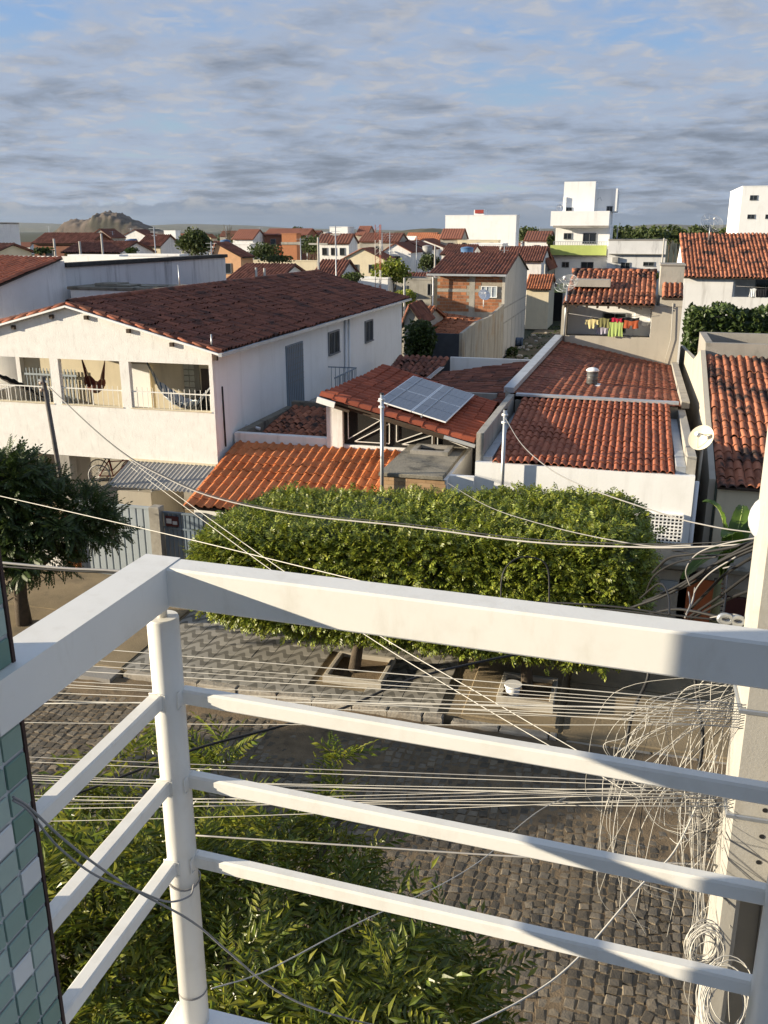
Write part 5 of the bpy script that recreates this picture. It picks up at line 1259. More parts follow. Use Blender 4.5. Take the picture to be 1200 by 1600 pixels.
PO = [(497, 371, 436, 62, 'concrete pole behind the dark roof with crossarm'), (675 - 178, 380, 430, 75, None), (524, 361, 398, 118, 'distant concrete pole left of the white cube house'), (743, 506, 520, 70, None), (158, 365, 400, 66, 'pole standing between the roofs below the rock hill'),
      (124, 377, 399, 60, 'short pole rising left of the white gable'), (84, 373, 398, 60, 'short pole nearest the red roof at left'), (400, 418, 441, 56, 'short white post before the brown roof'), (413, 419, 441, 57, 'second short white post before the brown roof'), (551, 435, 452, 48, None), (632, 434, 470, 56, 'pale post beside the lattice mast'), (680, 384, 425, 78, 'pole left of the brick house roof'), (852, 412, 462, 92, 'pole at the alley end by the orange roof'), (965, 355, 378, 110, 'thin pole on the annex roof'), (1038, 372, 420, 98, 'pole at the annex right corner')]
for px, y0, y1, v, lb in PO:
    if not lb: continue
    a, b = PV(px, y0, v), PV(px, y1, v); t = thing('utility_pole', (a.x, v, 0), lb, 'pole', 'poles among the far roofs')
    MB().tube([(a.x, v, 0), (a.x, v, a.z)], .11 if v > 60 else .07, 6, r2=.08).build('shaft', POLEC, t)
    if 'crossarm' in lb or 'cube' in lb: MB().box(a.x - .7, a.x + .7, v - .06, v + .06, a.z - .5, a.z - .38).build('crossarm', POLEC, t)
# ---- small far houses filling the skyline
fr_ = random.Random(21)
for k in range(150):
    px = fr_.uniform(225, 870) if k < 130 else fr_.uniform(0, 240); v = fr_.uniform(130, 460); w = fr_.uniform(16, 40) * 220 / v; d = 6
    y_e = fr_.uniform(367, 392); ztop = min(8.0, max(3.0, CH - (y_e - 361) / FPX * v * 1.06)); zr = ztop + fr_.uniform(.9, 1.8)
    y_e = proj((PV(px, 380, v).x, v, ztop))[1]; y_r = proj((PV(px, 380, v).x, v + 3, zr))[1]
    wm = fr_.choice([WHITE, WHITE, CREAM, GREYP, CLEANW]); rm = fr_.choice([TILE_FAR, TILE_FAR, TILE_FARO])
    wn_ = {WHITE.name: 'off-white', CREAM.name: 'cream', GREYP.name: 'grey', CLEANW.name: 'bright white'}[wm.name]; rn_ = 'orange' if rm is TILE_FARO else 'brown'
    pos_ = 'left of brick tower' if px < 430 else 'between brick tower and lattice mast' if px < 590 else 'between lattice mast and brick house' if px < 690 else 'behind brick house'
    dist_ = 'nearer' if v < 240 else 'farther'; side_ = 'eaves facing us' if k % 2 else 'gable facing us'
    lb = f'small {wn_} {rn_}-roofed house, {side_}, {dist_} skyline {pos_}'; g_ = 'far small houses of the town'
    if k % 5 == 4: block(f'small flat-roofed {wn_} house in the {dist_} skyline {pos_}', px, px + w, y_e, v, d, wm, grp='far flat houses of the town', cat='house')
    elif k % 2: gable_u(lb, px, px + w, y_e, y_r, v, d, wm, rm, 1, g_)
    else: gable_v(lb, px, px + w, y_e, y_e - (zr - ztop) * FPX / v, px + w / 2, v, 6, wm, rm, 1, g_)
# ---- rock hill and far hills
ROCK = mat('granite_hill', (.14, .11, .088), 1, .35, .03, 1, .06, blot=(.045, .048, .032), bamt=.75, bsc=.010, stain=(.06, .05, .045), samt=.8, sscale=(.05, .05, .008), blo=.44, bhi=.58)
def hill(name, prof, v, depth, m, seed, rough=.12, nd=26):
    pts = [PV(x, y, v) for x, y in prof]; mb = MB(); n = 90; vs = []
    us = np.linspace(pts[0].x, pts[-1].x, n + 1); zs_ = np.interp(us, [p.x for p in pts], [p.z for p in pts])
    for j in range(nd + 1):
        s = 2 * j / nd - 1; f = max(0, 1 - abs(s) ** 2.6) ** .55
        for i in range(n + 1):
            h = zs_[i] + 2; q = Vector((us[i] * 7 / depth, s * 4, seed)); d_ = (noise.fractal(q, 1, 2, 5) - .35 * abs(noise.noise(q * 3))) * rough * (.35 + h / (max(zs_) + 2)) * min(1, abs(s) * 3 + .12)
            vs.append((us[i], v + s * depth / 2, -2 + h * f * (1 + d_)))
    mb.add(vs, [(j * (n + 1) + i, j * (n + 1) + i + 1, (j + 1) * (n + 1) + i + 1, (j + 1) * (n + 1) + i) for j in range(nd) for i in range(n)], 0, True)
    return struct(mb.build(name, m))
hill('rock_hill', [(88, 366), (100, 356), (107, 346), (116, 343), (140, 344), (150, 340), (155, 334), (166, 332), (186, 333), (200, 340), (222, 350), (246, 359), (270, 364), (300, 366)], 2600, 110, ROCK, 3, .16)
SCRUBH = mat('hill_scrub', (.09, .085, .05), 1, .3, .01, .4, .05, blot=(.14, .11, .08), bamt=.6, bsc=.015)
hill('low_hill', [(590, 366), (620, 363), (640, 360), (660, 358), (680, 357), (700, 359), (730, 364), (780, 366)], 1500, 260, SCRUBH, 9, .1)
hill('far_hills', [(-400, 362), (-200, 353), (0, 347), (60, 349), (140, 352), (230, 354), (300, 350), (380, 352), (450, 357), (540, 358), (640, 360), (760, 358), (860, 357), (960, 356), (1000, 352), (1040, 350), (1100, 353), (1200, 348), (1300, 351), (1500, 360)], 15000, 3000, SCRUBH, 5, .08)

for k in range(26):
    px = fr_.uniform(60, 860); v = fr_.uniform(70, 240); yt = fr_.uniform(352, 384); a = PV(px, yt, v)
    t = thing('aerial_mast', (a.x, v, 0), 'thin aerial mast sticking up from the far roofs', 'mast', 'aerial masts over the town')
    MB().tube([(a.x, v, 0), (a.x, v, a.z)], .035 + v * .0002, 5).build('shaft', GALV, t)
    mb = MB(); w = .35 + v * .002
    for q in range(3): mb.box(a.x - w * (1 - q * .25), a.x + w * (1 - q * .25), v - .02, v + .02, a.z - .15 - q * .3, a.z - .12 - q * .3)
    mb.build('rungs', GALV, t)
for k, (px, y, v, cl_) in enumerate(((205, 373, 96, 'blue'), (352, 374, 120, 'blue'), (512, 362, 135, 'grey'), (590, 376, 140, 'blue'), (668, 383, 125, 'grey'), (730, 385, 100, 'blue'), (790, 383, 110, 'grey'))):
    a = PV(px, y, v); t = thing('water_tank', (a.x, v, a.z - 1.2), cl_ + ' round water tank on a far roof, ' + ('first', 'second', 'third', 'fourth', 'fifth', 'sixth', 'seventh')[k] + ' from the left', 'water tank', 'far rooftop water tanks')
    m = flat('tank_' + cl_, (.06, .13, .26) if cl_ == 'blue' else (.3, .3, .3)); MB().tube([(a.x, v, a.z - 1.2), (a.x, v, a.z - .2)], .6, 14, r2=.72).build('drum', m, t); MB().tube([(a.x, v, a.z - .2), (a.x, v, a.z - .1), (a.x, v, a.z)], [.76, .6, .1], 14).build('lid', m, t)
# ================================================================ vegetation
def frond_mesh(n, L_=1.0, lw=.055, ll=.26, fine=True, droop=.25):
    V, F = [], []
    for k in range(n):
        if k == n - 1: s, side = 1.0, 0
        else: s = .18 + .8 * (k // 2) / ((n - 1) / 2); side = 1 if k % 2 else -1
        b = np.array([0, s * L_, -droop * s * s * L_])
        sz_ = ll * (1 - .45 * abs(s - .45)); a = side * (1.05 - .35 * s); d = np.array([math.sin(a), math.cos(a), -.25 - .2 * s])
        if side == 0: d = np.array([0, 1, -.5])
        d = d / np.linalg.norm(d); w = np.cross(d, [0, 0, 1]); w = w / np.linalg.norm(w); up_ = np.cross(w, d)
        o = len(V)
        if fine:
            V += [b, b + d * sz_ * .45 + w * lw * .5 + up_ * .015 + up_ * .03 * sz_, b + d * sz_ * .45 - w * lw * .5 + up_ * .015 + up_ * .03 * sz_, b + d * sz_ * .5, b + d * sz_ - up_ * .09 * sz_]
            F += [(o, o + 1, o + 3), (o + 1, o + 4, o + 3), (o, o + 3, o + 2), (o + 3, o + 4, o + 2)]
        else:
            V += [b, b + d * sz_ * .5 + w * lw * .5, b + d * sz_ - up_ * .06 * sz_, b + d * sz_ * .5 - w * lw * .5]
            F += [(o, o + 1, o + 2), (o, o + 2, o + 3)]
    return np.array(V), np.array(F)
def orient(p, d, roll, s, r_):
    d = Vector(d).normalized(); x = d.cross(Vector((0, 0, 1)))
    x = x.normalized() if x.length > 1e-3 else Vector((1, 0, 0)); z = x.cross(d)
    x2 = x * math.cos(roll) + z * math.sin(roll); z2 = x2.cross(d)
    return Matrix(((x2.x * s, d.x * s, z2.x * s, p.x), (x2.y * s, d.y * s, z2.y * s, p.y), (x2.z * s, d.z * s, z2.z * s, p.z), (0, 0, 0, 1)))
def rdir(r_):
    while True:
        v = Vector((r_.uniform(-1, 1), r_.uniform(-1, 1), r_.uniform(-1, 1)))
        if .05 < v.length < 1: return v.normalized()
def crown_shoots(t, blobs, per_m2, nf, fl, base, m, r_, up=.5, shell=.55, name='crown', keep=None):
    Ms = []; pts = []
    for (c, rad) in blobs:
        c = Vector(c); rad = Vector(rad); area = 4 * math.pi * ((rad.x * rad.y) ** 1.6 / 3 + (rad.x * rad.z) ** 1.6 / 3 + (rad.y * rad.z) ** 1.6 / 3) ** (1 / 1.6)
        for k in range(int(area * per_m2)):
            d = rdir(r_); 
            if d.z < -.5 and r_.random() < .6: continue
            rr = 1 - shell * r_.random() ** 1.8
            p = c + Vector((d.x * rad.x, d.y * rad.y, d.z * rad.z)) * rr * (1 + .18 * noise.noise(d * 2.5 + c))
            if keep and not keep(p): continue
            axis = (d + Vector((0, 0, up)) + rdir(r_) * .35).normalized(); pts.append((p, c))
            for q in range(nf):
                a = 2 * math.pi * (q / nf) + r_.uniform(-.4, .4); s_ = axis.orthogonal().normalized(); w_ = axis.cross(s_)
                e = r_.uniform(.35, 1.15); dd = axis * math.cos(e) + (s_ * math.cos(a) + w_ * math.sin(a)) * math.sin(e)
                Ms.append(orient(p + axis * r_.uniform(-.05, .05), dd, r_.uniform(-1.1, 1.1), fl * r_.uniform(.7, 1.2), r_))
    if isinstance(base, list):
        for q, b_ in enumerate(base): instances(name, b_[0], b_[1], Ms[q::len(base)], m, t, None)
        mb = MB()
        for p, c in pts: mb.tube([p + (c - p) * .22 + Vector((0, 0, -.08)), p + (c - p) * .1 - Vector((0, 0, .02)), p], [.008, .006, .003], 4, cap=False)
        mb.build('twigs', mat('green_twig', (.13, .11, .045), .7), t)
    else: instances(name, base[0], base[1], Ms, m, t, None)
    return pts
def limbs(t, base, tops, r0, r_, name='trunk', fork=.45):
    base = Vector(base); mb = MB(); ctr = sum((Vector(p) for p in tops), Vector()) / len(tops); fk = base.lerp(ctr, fork)
    mid = base.lerp(fk, .5) + Vector((r_.uniform(-.1, .1), r_.uniform(-.1, .1), 0))
    mb.tube([base - Vector((0, 0, .1)), mid, fk], [r0 * 1.2, r0 * .95, r0 * .8], 10)
    for p in tops:
        p = Vector(p); m_ = fk.lerp(p, .5) + Vector((r_.uniform(-.2, .2), r_.uniform(-.2, .2), .1)) * (p - fk).length * .3
        mb.tube([fk - (fk - base).normalized() * r0, m_, p], [r0 * .62, r0 * .4, r0 * .12], 7)
    mb.build(name, BARK, t)
vr = random.Random(77)
F_NEEM = frond_mesh(15, 1, .078, .34, True, .5)
F_FINE = frond_mesh(15, 1, .11, .28, False, .2)
F_SPRIG = frond_mesh(7, 1, .26, .62, False, .1)
# neem below the balcony
nm = thing('neem_tree', (-3.1, 3.9, .14), 'large glossy-leaved tree directly below the balcony', 'tree')
blobs = [((-3.0, 5.45, 3.05), (1.8, 1.25, 1.15)), ((-4.35, 5.7, 2.9), (1.2, 1.0, 1.0)), ((-1.75, 5.6, 2.6), (.95, 1.0, .9)), ((-2.2, 4.6, 3.1), (1.5, .9, 1.0)), ((-3.8, 4.7, 3.2), (1.2, .9, 1.0)),
         ((-4.75, 7.2, 3.2), (.55, .5, .65)), ((-3.7, 7.25, 3.4), (.42, .4, .55)), ((-2.5, 7.5, 3.2), (.3, .28, .6)), ((-1.2, 5.8, 2.5), (.5, .7, .65)), ((-5.6, 5.4, 2.8), (1.1, 1.2, 1.1)), ((-3.2, 6.6, 2.7), (1.4, .6, .6))]
pp = crown_shoots(nm, blobs, 4.6, 8, .44, [F_NEEM, frond_mesh(11, 1, .085, .38, True, .75), frond_mesh(17, 1, .07, .29, True, .3), frond_mesh(9, .8, .09, .34, True, 1.0)], LEAF, vr, .55, .6)
limbs(nm, (-3.1, 3.9, .14), [b[0] for b in blobs] + [vr.choice(pp)[0] for _ in range(24)], .17, vr)
# dark tree at the left edge
lt = thing('acacia_tree', (-13.3, 16.3, .15), 'dark feathery tree leaning in at the left edge before the gate', 'tree')
lb_ = [((-13.3, 16.4, 3.05), (1.3, 1.2, .9)), ((-12.1, 16.6, 2.85), (.9, .9, .6)), ((-14.3, 16.3, 2.5), (1.2, 1.2, 1.2)), ((-12.9, 16.0, 2.1), (1.1, .9, .55)), ((-11.3, 16.8, 2.6), (.55, .6, .35)), ((-13.4, 16.3, 3.8), (.8, .8, .4)), ((-15.4, 16.4, 3.1), (1.6, 1.4, 1.0))]
crown_shoots(lt, lb_, 13, 6, .42, F_FINE, LEAFD, vr, .1, .75)
limbs(lt, (-13.3, 16.3, .15), [b[0] for b in lb_], .16, vr)
# two clipped trees grown together into one block
TREE0, TREE1, TV0, TV1, TZ0 = -8.35, .62, 15.0, 18.7, 1.32
def clip_surf(d, k=1.0):
    cx, cy = (TREE0 + TREE1) / 2, (TV0 + TV1) / 2; hx, hy = (TREE1 - TREE0) / 2, (TV1 - TV0) / 2
    d = Vector((d.x * 1.0, d.y, d.z)); ex_ = 7.0; m_ = (abs(d.x) ** 9 + abs(d.y) ** ex_ + abs(d.z) ** ex_) ** (1 / ex_); q = d / max(m_, 1e-6)
    q.x = max(-1, min(1, q.x)); x = cx + q.x * hx * k; f = (x - TREE0) / (TREE1 - TREE0); zt = 3.15 + .68 * f; hz = (zt - TZ0) / 2
    return Vector((x, cy + q.y * hy * k, (zt + TZ0) / 2 + q.z * hz * k)), q
def clipped(label, a, b, tr, seed):
    t = thing('clipped_tree', (*tr, .2), label, 'tree', 'clipped box-shaped street trees'); r_ = random.Random(seed); Ms = []; hx, hy = 4.5, 1.85
    N_ = int(4 * (hx * hy * 2 + hx * 2.2 + hy * 2.2) * .5 * 380)
    while len(Ms) < N_:
        f = r_.choices((0, 1, 2), (hy * 1.0, hx * 1.0, hx * hy))[0]; d = Vector((r_.uniform(-1, 1), r_.uniform(-1, 1), r_.uniform(-1, 1))); d[f] = r_.choice((-1, 1))
        if d.z < -.9 and r_.random() < .5: continue
        p, q = clip_surf(d)
        if not (a <= p.x + .25 * noise.noise(p * 1.5) < b): continue
        gap = noise.noise(p * 1.7 + Vector((3, 7, 1)))
        if gap > .36 and r_.random() < .6: continue
        nrm_ = Vector((q.x ** 5, q.y ** 3, q.z ** 3)).normalized()
        bump = .11 * noise.noise(p * .8) + .08 * noise.noise(p * 2.1)
        st_ = r_.uniform(.05, .22) if r_.random() < .05 else 0
        p = p + nrm_ * (bump - r_.random() ** 2.0 * .36 + .03 + st_)
        dd = (nrm_ * .8 + rdir(r_) * .95 + Vector((0, 0, .25))).normalized()
        Ms.append(orient(p, dd, r_.uniform(-1, 1), r_.uniform(.08, .18), r_))
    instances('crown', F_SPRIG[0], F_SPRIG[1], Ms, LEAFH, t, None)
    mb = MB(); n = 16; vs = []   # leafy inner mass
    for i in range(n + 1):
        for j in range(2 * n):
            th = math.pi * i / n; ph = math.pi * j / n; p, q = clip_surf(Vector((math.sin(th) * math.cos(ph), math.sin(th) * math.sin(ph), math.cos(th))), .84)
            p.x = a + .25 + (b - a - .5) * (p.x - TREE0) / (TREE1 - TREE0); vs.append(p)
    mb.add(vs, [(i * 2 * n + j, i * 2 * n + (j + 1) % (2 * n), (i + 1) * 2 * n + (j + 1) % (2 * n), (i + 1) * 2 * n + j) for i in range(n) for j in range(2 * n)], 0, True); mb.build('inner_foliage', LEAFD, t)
    c_ = (a + b) / 2 if abs(a) < 20 and abs(b) < 20 else tr[0]; limbs(t, (*tr, .2), [(tr[0] + x * 1.3, 16.9 + y * .9, 1.9) for x in (-1, 0, 1) for y in (-1, 1)], .11, r_, fork=.7)
clipped('left half of the long clipped green tree block, trunk on wave tiles', -8.7, -3.9, (-5.1, 16.1), 1)
clipped('right half of the long clipped green tree block, above the driveway planter', -3.9, 1.0, (-1.45, 16.05), 2)
# ---- trees further off
LQ = (np.array([(-.5, 0, 0), (0, -.35, .12), (.5, 0, 0), (0, .35, .12)]), np.array([(0, 1, 2), (0, 2, 3)]))
def far_tree(label, px, y_top, y_bot, wpx, v, m=LEAFF, n=1400, leaf=.3, grp='trees between the far houses', nb=7, flat_=.8, name='tree', z_base=0):
    r_ = random.Random(int(px * 7 + v)); top, bot = PV(px, y_top, v), PV(px, y_bot, v); w = wpx / FPX * v * 1.02; h = top.z - bot.z
    t = thing(name, (top.x, v, z_base), label, 'tree' if name != 'shrub' else 'shrub', grp); Ms = []
    bl = []
    for k in range(nb):
        a = r_.uniform(0, 6.28); q = r_.uniform(.1, .62); rr = r_.uniform(.30, .5)
        bl.append((Vector((top.x + math.cos(a) * w * .5 * q, v + math.sin(a) * w * .4 * q, bot.z + h * r_.uniform(.32, .70))), Vector((w * rr * .75, w * rr * .75, h * rr * flat_))))
    bl.append((Vector((top.x, v, bot.z + h * .62)), Vector((w * .3, w * .3, h * .38))))
    for k in range(n):
        c, rad = r_.choice(bl); d = rdir(r_); rr = 1 - .6 * r_.random() ** 1.5
        p = c + Vector((d.x * rad.x, d.y * rad.y, d.z * rad.z)) * rr * (1 + .25 * noise.noise(d * 3 + c))
        Ms.append(orient(p, (d + rdir(r_) * .9 + Vector((0, 0, .2))), r_.uniform(-3, 3), leaf * r_.uniform(.6, 1.3), r_))
    instances('crown', LQ[0], LQ[1], Ms, m, t, None)
    limbs(t, (top.x, v, z_base), [b[0] for b in bl], max(.08, w * .03), r_)
    return t
far_tree('round green tree standing left of the cream orange gable', 301, 355, 402, 62, 92, LEAFF, 2600, .34)
far_tree('light green tree behind the cement yard house', 614, 400, 446, 66, 68, LEAFH, 2600, .26)
far_tree('low green bush below the cement house openings', 628, 453, 478, 48, 60, LEAFH, 1200, .24, name='shrub')
far_tree('dark leafy tree against the right end of the white house', 657, 502, 585, 62, 46.5, LEAFD, 3200, .22)
far_tree('green tree crown left of the brick tower house', 408, 378, 410, 60, 100, LEAFF, 1200, .3)
far_tree('dense tree right of the brick tower house', 490, 368, 402, 62, 125, LEAFF, 1400, .38)
far_tree('tree top behind the wide red roof on the skyline', 466, 354, 372, 46, 175, LEAFF, 700, .45)
far_tree('small tree between mast and brick house roofs', 668, 396, 424, 36, 90, LEAFF, 800, .28)
far_tree('leafy tree to the right behind brick house gable', 838, 397, 436, 32, 100, LEAFH, 900, .28)
far_tree('young tree before the white annex wall', 1018, 421, 446, 34, 84, LEAFH, 700, .24)
far_tree('tree beside the small red roofed skyline house', 824, 352, 384, 40, 175, LEAFF, 800, .5)
far_tree('dark crown left of the small red roofed house', 862, 365, 395, 14, 130, LEAFF, 400, .4)
far_tree('bush below the pale garden wall', 432, 398, 412, 60, 88, LEAFF, 700, .26, name='shrub')
far_tree('dark bush between the left roofs', 205, 387, 398, 26, 66, LEAFD, 500, .22, name='shrub')
far_tree('green bush at the red roof near left edge', 68, 386, 398, 30, 57, LEAFD, 500, .2, name='shrub')
far_tree('long shrub behind the brown roof', 425, 432, 445, 70, 54, LEAFH, 700, .2, name='shrub')
far_tree('weedy green shrub behind the ridge of dark roof', 548, 426, 444, 44, 57, LEAFF, 600, .2, name='shrub')
hr = random.Random(4)
for k in range(34):
    px = 968 + k * 5.4 + hr.uniform(-4, 4); far_tree('scrub tree in the belt behind the white annex', px, hr.uniform(349, 362), 382, hr.uniform(18, 40), hr.uniform(190, 330), LEAFF, 190, .85, 'belt of scrub trees on the right horizon', 4)
for k in range(20):
    px = hr.uniform(240, 860); far_tree('far treetop among the distant roofs', px, hr.uniform(360, 366), hr.uniform(374, 384), hr.uniform(14, 34), hr.uniform(200, 420), LEAFF, 180, .9, 'far treetops over the town', 3)
# bare tree left of centre
bt_ = thing('bare_tree', (PV(357, 380, 150).x, 150, 0), 'leafless tree on the skyline left of centre', 'tree'); mb = MB(); c = PV(357, 380, 150)
for k in range(22):
    a = hr.uniform(-1.1, 1.1); l_ = hr.uniform(1.5, 3.4); e_ = Vector((c.x + math.sin(a) * l_ * .6, 150 + hr.uniform(-1, 1), c.z + math.cos(a) * l_)); mb.tube([(c.x, 150, c.z - .5), (c.x + math.sin(a) * .5, 150, c.z + l_ * .4), e_], [.09, .05, .02], 4)
mb.tube([(c.x, 150, 0), (c.x, 150, c.z)], .16, 6); mb.build('branches', BARK, bt_)
# tall clipped hedge below the large house
hd = thing('tall_hedge', (10, 49, 0), 'tall dark hedge below the laundry balcony at right', 'hedge'); Ms = []
for k in range(9000):
    f = vr.random(); u = vr.uniform(2.75, 14); top_ = 5.15 + .35 * noise.noise(Vector((u * .8, 0, 0)))
    if f < .6: p = Vector((u, 48 - .25 * noise.noise(Vector((u, 3, vr.random()))) , vr.uniform(.2, top_)))
    elif f < .9: p = Vector((u, vr.uniform(48, 51), top_ + vr.uniform(-.25, .08)))
    else: p = Vector((2.75, vr.uniform(48, 51), vr.uniform(.2, top_)))
    Ms.append(orient(p + rdir(vr) * .15, rdir(vr) + Vector((0, -.4, .3)), vr.uniform(-3, 3), vr.uniform(.2, .36), vr))
instances('foliage', LQ[0], LQ[1], Ms, LEAFD, hd, None)
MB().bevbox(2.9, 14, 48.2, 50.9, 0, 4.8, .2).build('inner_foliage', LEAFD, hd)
mb = MB()
for k in range(8): mb.tube([(3.5 + k * 1.4, 49.5, 0), (3.5 + k * 1.4, 49.5, 3)], .06, 6)
mb.build('stems', BARK, hd)
# weeds in the alley
ws = []
for k in range(2600):
    p = Vector((vr.uniform(-9.0, -3.4), vr.uniform(44, 96), .02))
    if noise.noise(p * .25) < -.05: continue
    ws.append(orient(p, rdir(vr) * .8 + Vector((0, 0, 1)), vr.uniform(-3, 3), vr.uniform(.1, .3), vr))
for c_, n_, s_ in ((PZ(835, 512, 0), 260, .55), (PZ(800, 556, 0), 160, .4), (PZ(858, 498, 0), 60, .3)):
    for k in range(n_): ws.append(orient(c_ + rdir(vr) * s_ + Vector((0, 0, s_ * .6)), rdir(vr), vr.uniform(-3, 3), .25, vr))
tag(instances('weeds', LQ[0], LQ[1], ws, LEAFD, None, 'stuff') if False else npobj('weeds', *(lambda BV, MM: (np.einsum('kij,nj->kni', MM, BV)[:, :, :3].reshape(-1, 3), (LQ[1][None] + (np.arange(len(MM)) * 4)[:, None, None]).reshape(-1, 3)))(np.c_[LQ[0], np.ones(4)], np.array([np.array(m_) for m_ in ws])), LEAFD, None, 'stuff'), 'low weeds and grass growing in the alley', 'weeds')
# banana plant in the gap
bn = thing('banana_plant', (2.15, 18.3, .1), 'banana plant with one sunlit broad leaf behind the cable tangle', 'plant')
MB().tube([(2.15, 18.3, 0), (2.13, 18.25, 1.2), (2.1, 18.2, 2.1)], [.13, .11, .07], 10).build('stem', mat('banana_stem', (.16, .15, .07), .7), bn)
def bleaf(tip, ctrl, w, seed):
    r_ = random.Random(seed); b0 = Vector((2.1, 18.2, 1.95)); tip = Vector(tip); ctrl = Vector(ctrl); n = 22; mb = MB(); vs = []; rib = []
    for i in range(n + 1):
        s = i / n; p = b0 * (1 - s) ** 2 + ctrl * 2 * s * (1 - s) + tip * s * s; tan = ((ctrl - b0) * (1 - s) + (tip - ctrl) * s).normalized()
        sd = tan.cross(Vector((0, 0, 1))).normalized(); nr_ = sd.cross(tan); ww = w * (0 if s < .12 else math.sin(math.pi * min(1, (s - .12) / .88 * .93 + .05)) ** .5)
        rib.append(p)
        for q in (-1, -.5, 0, .5, 1): vs.append(p + sd * q * ww + nr_ * (abs(q) * ww * .35 + .015 * math.sin(i * 2.3 + q * 4)) - Vector((0, 0, abs(q) * ww * .15 * (r_.random() > .6))))
    mb.add(vs, [(i * 5 + j, i * 5 + j + 1, i * 5 + j + 6, i * 5 + j + 5) for i in range(n) for j in range(4)], 0, True)
    o = mb.build('leaf', LEAFB, bn); MB().tube(rib, .02, 5, r2=.006).build('midrib', flat('midrib', (.30, .36, .12)), o)
bleaf(PV(1098, 784, 18.2), PV(1150, 800, 18.2) + Vector((0, 0, .25)), .17, 1)
for k, (x, y, v, w) in enumerate(((1065, 905, 17.6, .2), (1195, 800, 18.8, .22), (1130, 840, 17.5, .2), (1210, 880, 18.3, .2), (1160, 790, 19.0, .18))): bleaf(PV(x, y, v), PV(1160, 830, 18.3) + Vector((0, 0, .3)), w, k + 5)
# street tree up the road on our side (its shade falls across the setts)
ot = thing('street_tree', (-21.5, 7.2, 0), 'leafy street tree up the road outside the picture on the left', 'tree')
ob = [((-21, 7.2, 3.9), (2.0, 1.5, .65)), ((-22.5, 6.6, 3.9), (1.5, 1.3, .6)), ((-20, 7.8, 3.8), (1.3, 1.1, .55))]
crown_shoots(ot, ob, 7, 6, .45, F_FINE, LEAFD, vr, .2, .8); limbs(ot, (-21.5, 7.2, 0), [b[0] for b in ob], .18, vr)
# ================================================================ our building: mosaic wall and balcony
ob_ = thing('apartment_building', (-3, 0, 0), 'wall corner faced in green and white mosaic tiles at the left edge', 'building')
WU, WV = -.814, .97
GROUT = mat('grout', (.58, .59, .58), .9, .1, 8)
MB().box(-1.03, WU - .004, -6, WV - .006, 0, 14).build('wall', GROUT, ob_)
MB().box(-9, -1.04, -6, -2.4, 0, 14).build('wall', WHITE, ob_)
MB().box(WU - .02, WU - .0, WV - .006, WV, 7.3, 9.6).build('edge_strip', mat('rusty_edge', (.06, .035, .03), .8, .4, 12), ob_)
MB().box(-9, 6, -6.2, -2.2, 0, 14).build('rear_wall', WHITE, ob_)
tcols = [mat('mosaic_dark_green', (.16, .27, .22), .5, .1, 6, spec=.35), mat('mosaic_green', (.25, .36, .31), .5, .1, 6, spec=.35), mat('mosaic_pale_green', (.36, .46, .41), .5, .1, 6, spec=.35), mat('mosaic_white', (.66, .68, .67), .4, .06, 6, spec=.5)]
tmsh = []
for m in tcols:
    b_ = MB().bevbox(-.010, .0, -.0205, .0205, -.0205, .0205, .002); tmsh.append(npmesh('mosaic_tile', np.array(b_.v), np.array(b_.f[2:] ), m))
mr_ = random.Random(12)
for i in range(9):
    for j in range(32):
        k = mr_.choices((0, 1, 2, 3), (3, 4, 2.5, 1.6))[0]
        y = WV - .030 - i * .046; z = 7.33 + j * .046
        b = tmsh[k]; put('mosaic_tile', b, Matrix.Translation((WU + mr_.uniform(-.0008, .0008), y, z)) @ Matrix.Rotation(mr_.uniform(-.01, .01), 4, 'Z'), ob_)
# balcony floor
bf = thing('balcony_floor', (0, .6, 7.1), 'white balcony floor edge under the corner post', 'floor slab')
MB().bevbox(-.89, 3.2, -2.19, 1.435, 7.12, 7.29, .01).build('slab', WHITE, bf)
for k in range(6): MB().bevbox(-.885 + k * .62, -.885 + k * .62 + .61, 1.30, 1.43, 7.29, 7.315, .004).build('edge_plate', CLEANW, bf)
# railing
rl = thing('balcony_railing', (-.82, 1.39, 7.3), 'white painted metal balcony railing with round corner post', 'railing')
rot = math.atan2(-.042, 1.05)
RX = lambda u: 1.39 - .040 * (u + .82)
def rbar(u0, u1, zt, h, d, nm, off=0, par=rl, b=.004):
    a = Vector((u0, RX(u0) + off, zt - h / 2)); e = Vector((u1, RX(u1) + off, zt - h / 2)); mb = MB()
    L_ = (e - a).length; bx = MB().bevbox(0, L_, -d / 2, d / 2, -h / 2, h / 2, b); c, s = (e - a).x / L_, (e - a).y / L_
    mb.add([(a.x + x * c - y * s, a.y + x * s + y * c, a.z + z) for x, y, z in bx.v], bx.f); return mb.build(nm, STEELW, par)
TOP = 8.412
rbar(-.79, 3.1, TOP, .078, .056, 'top_rail')
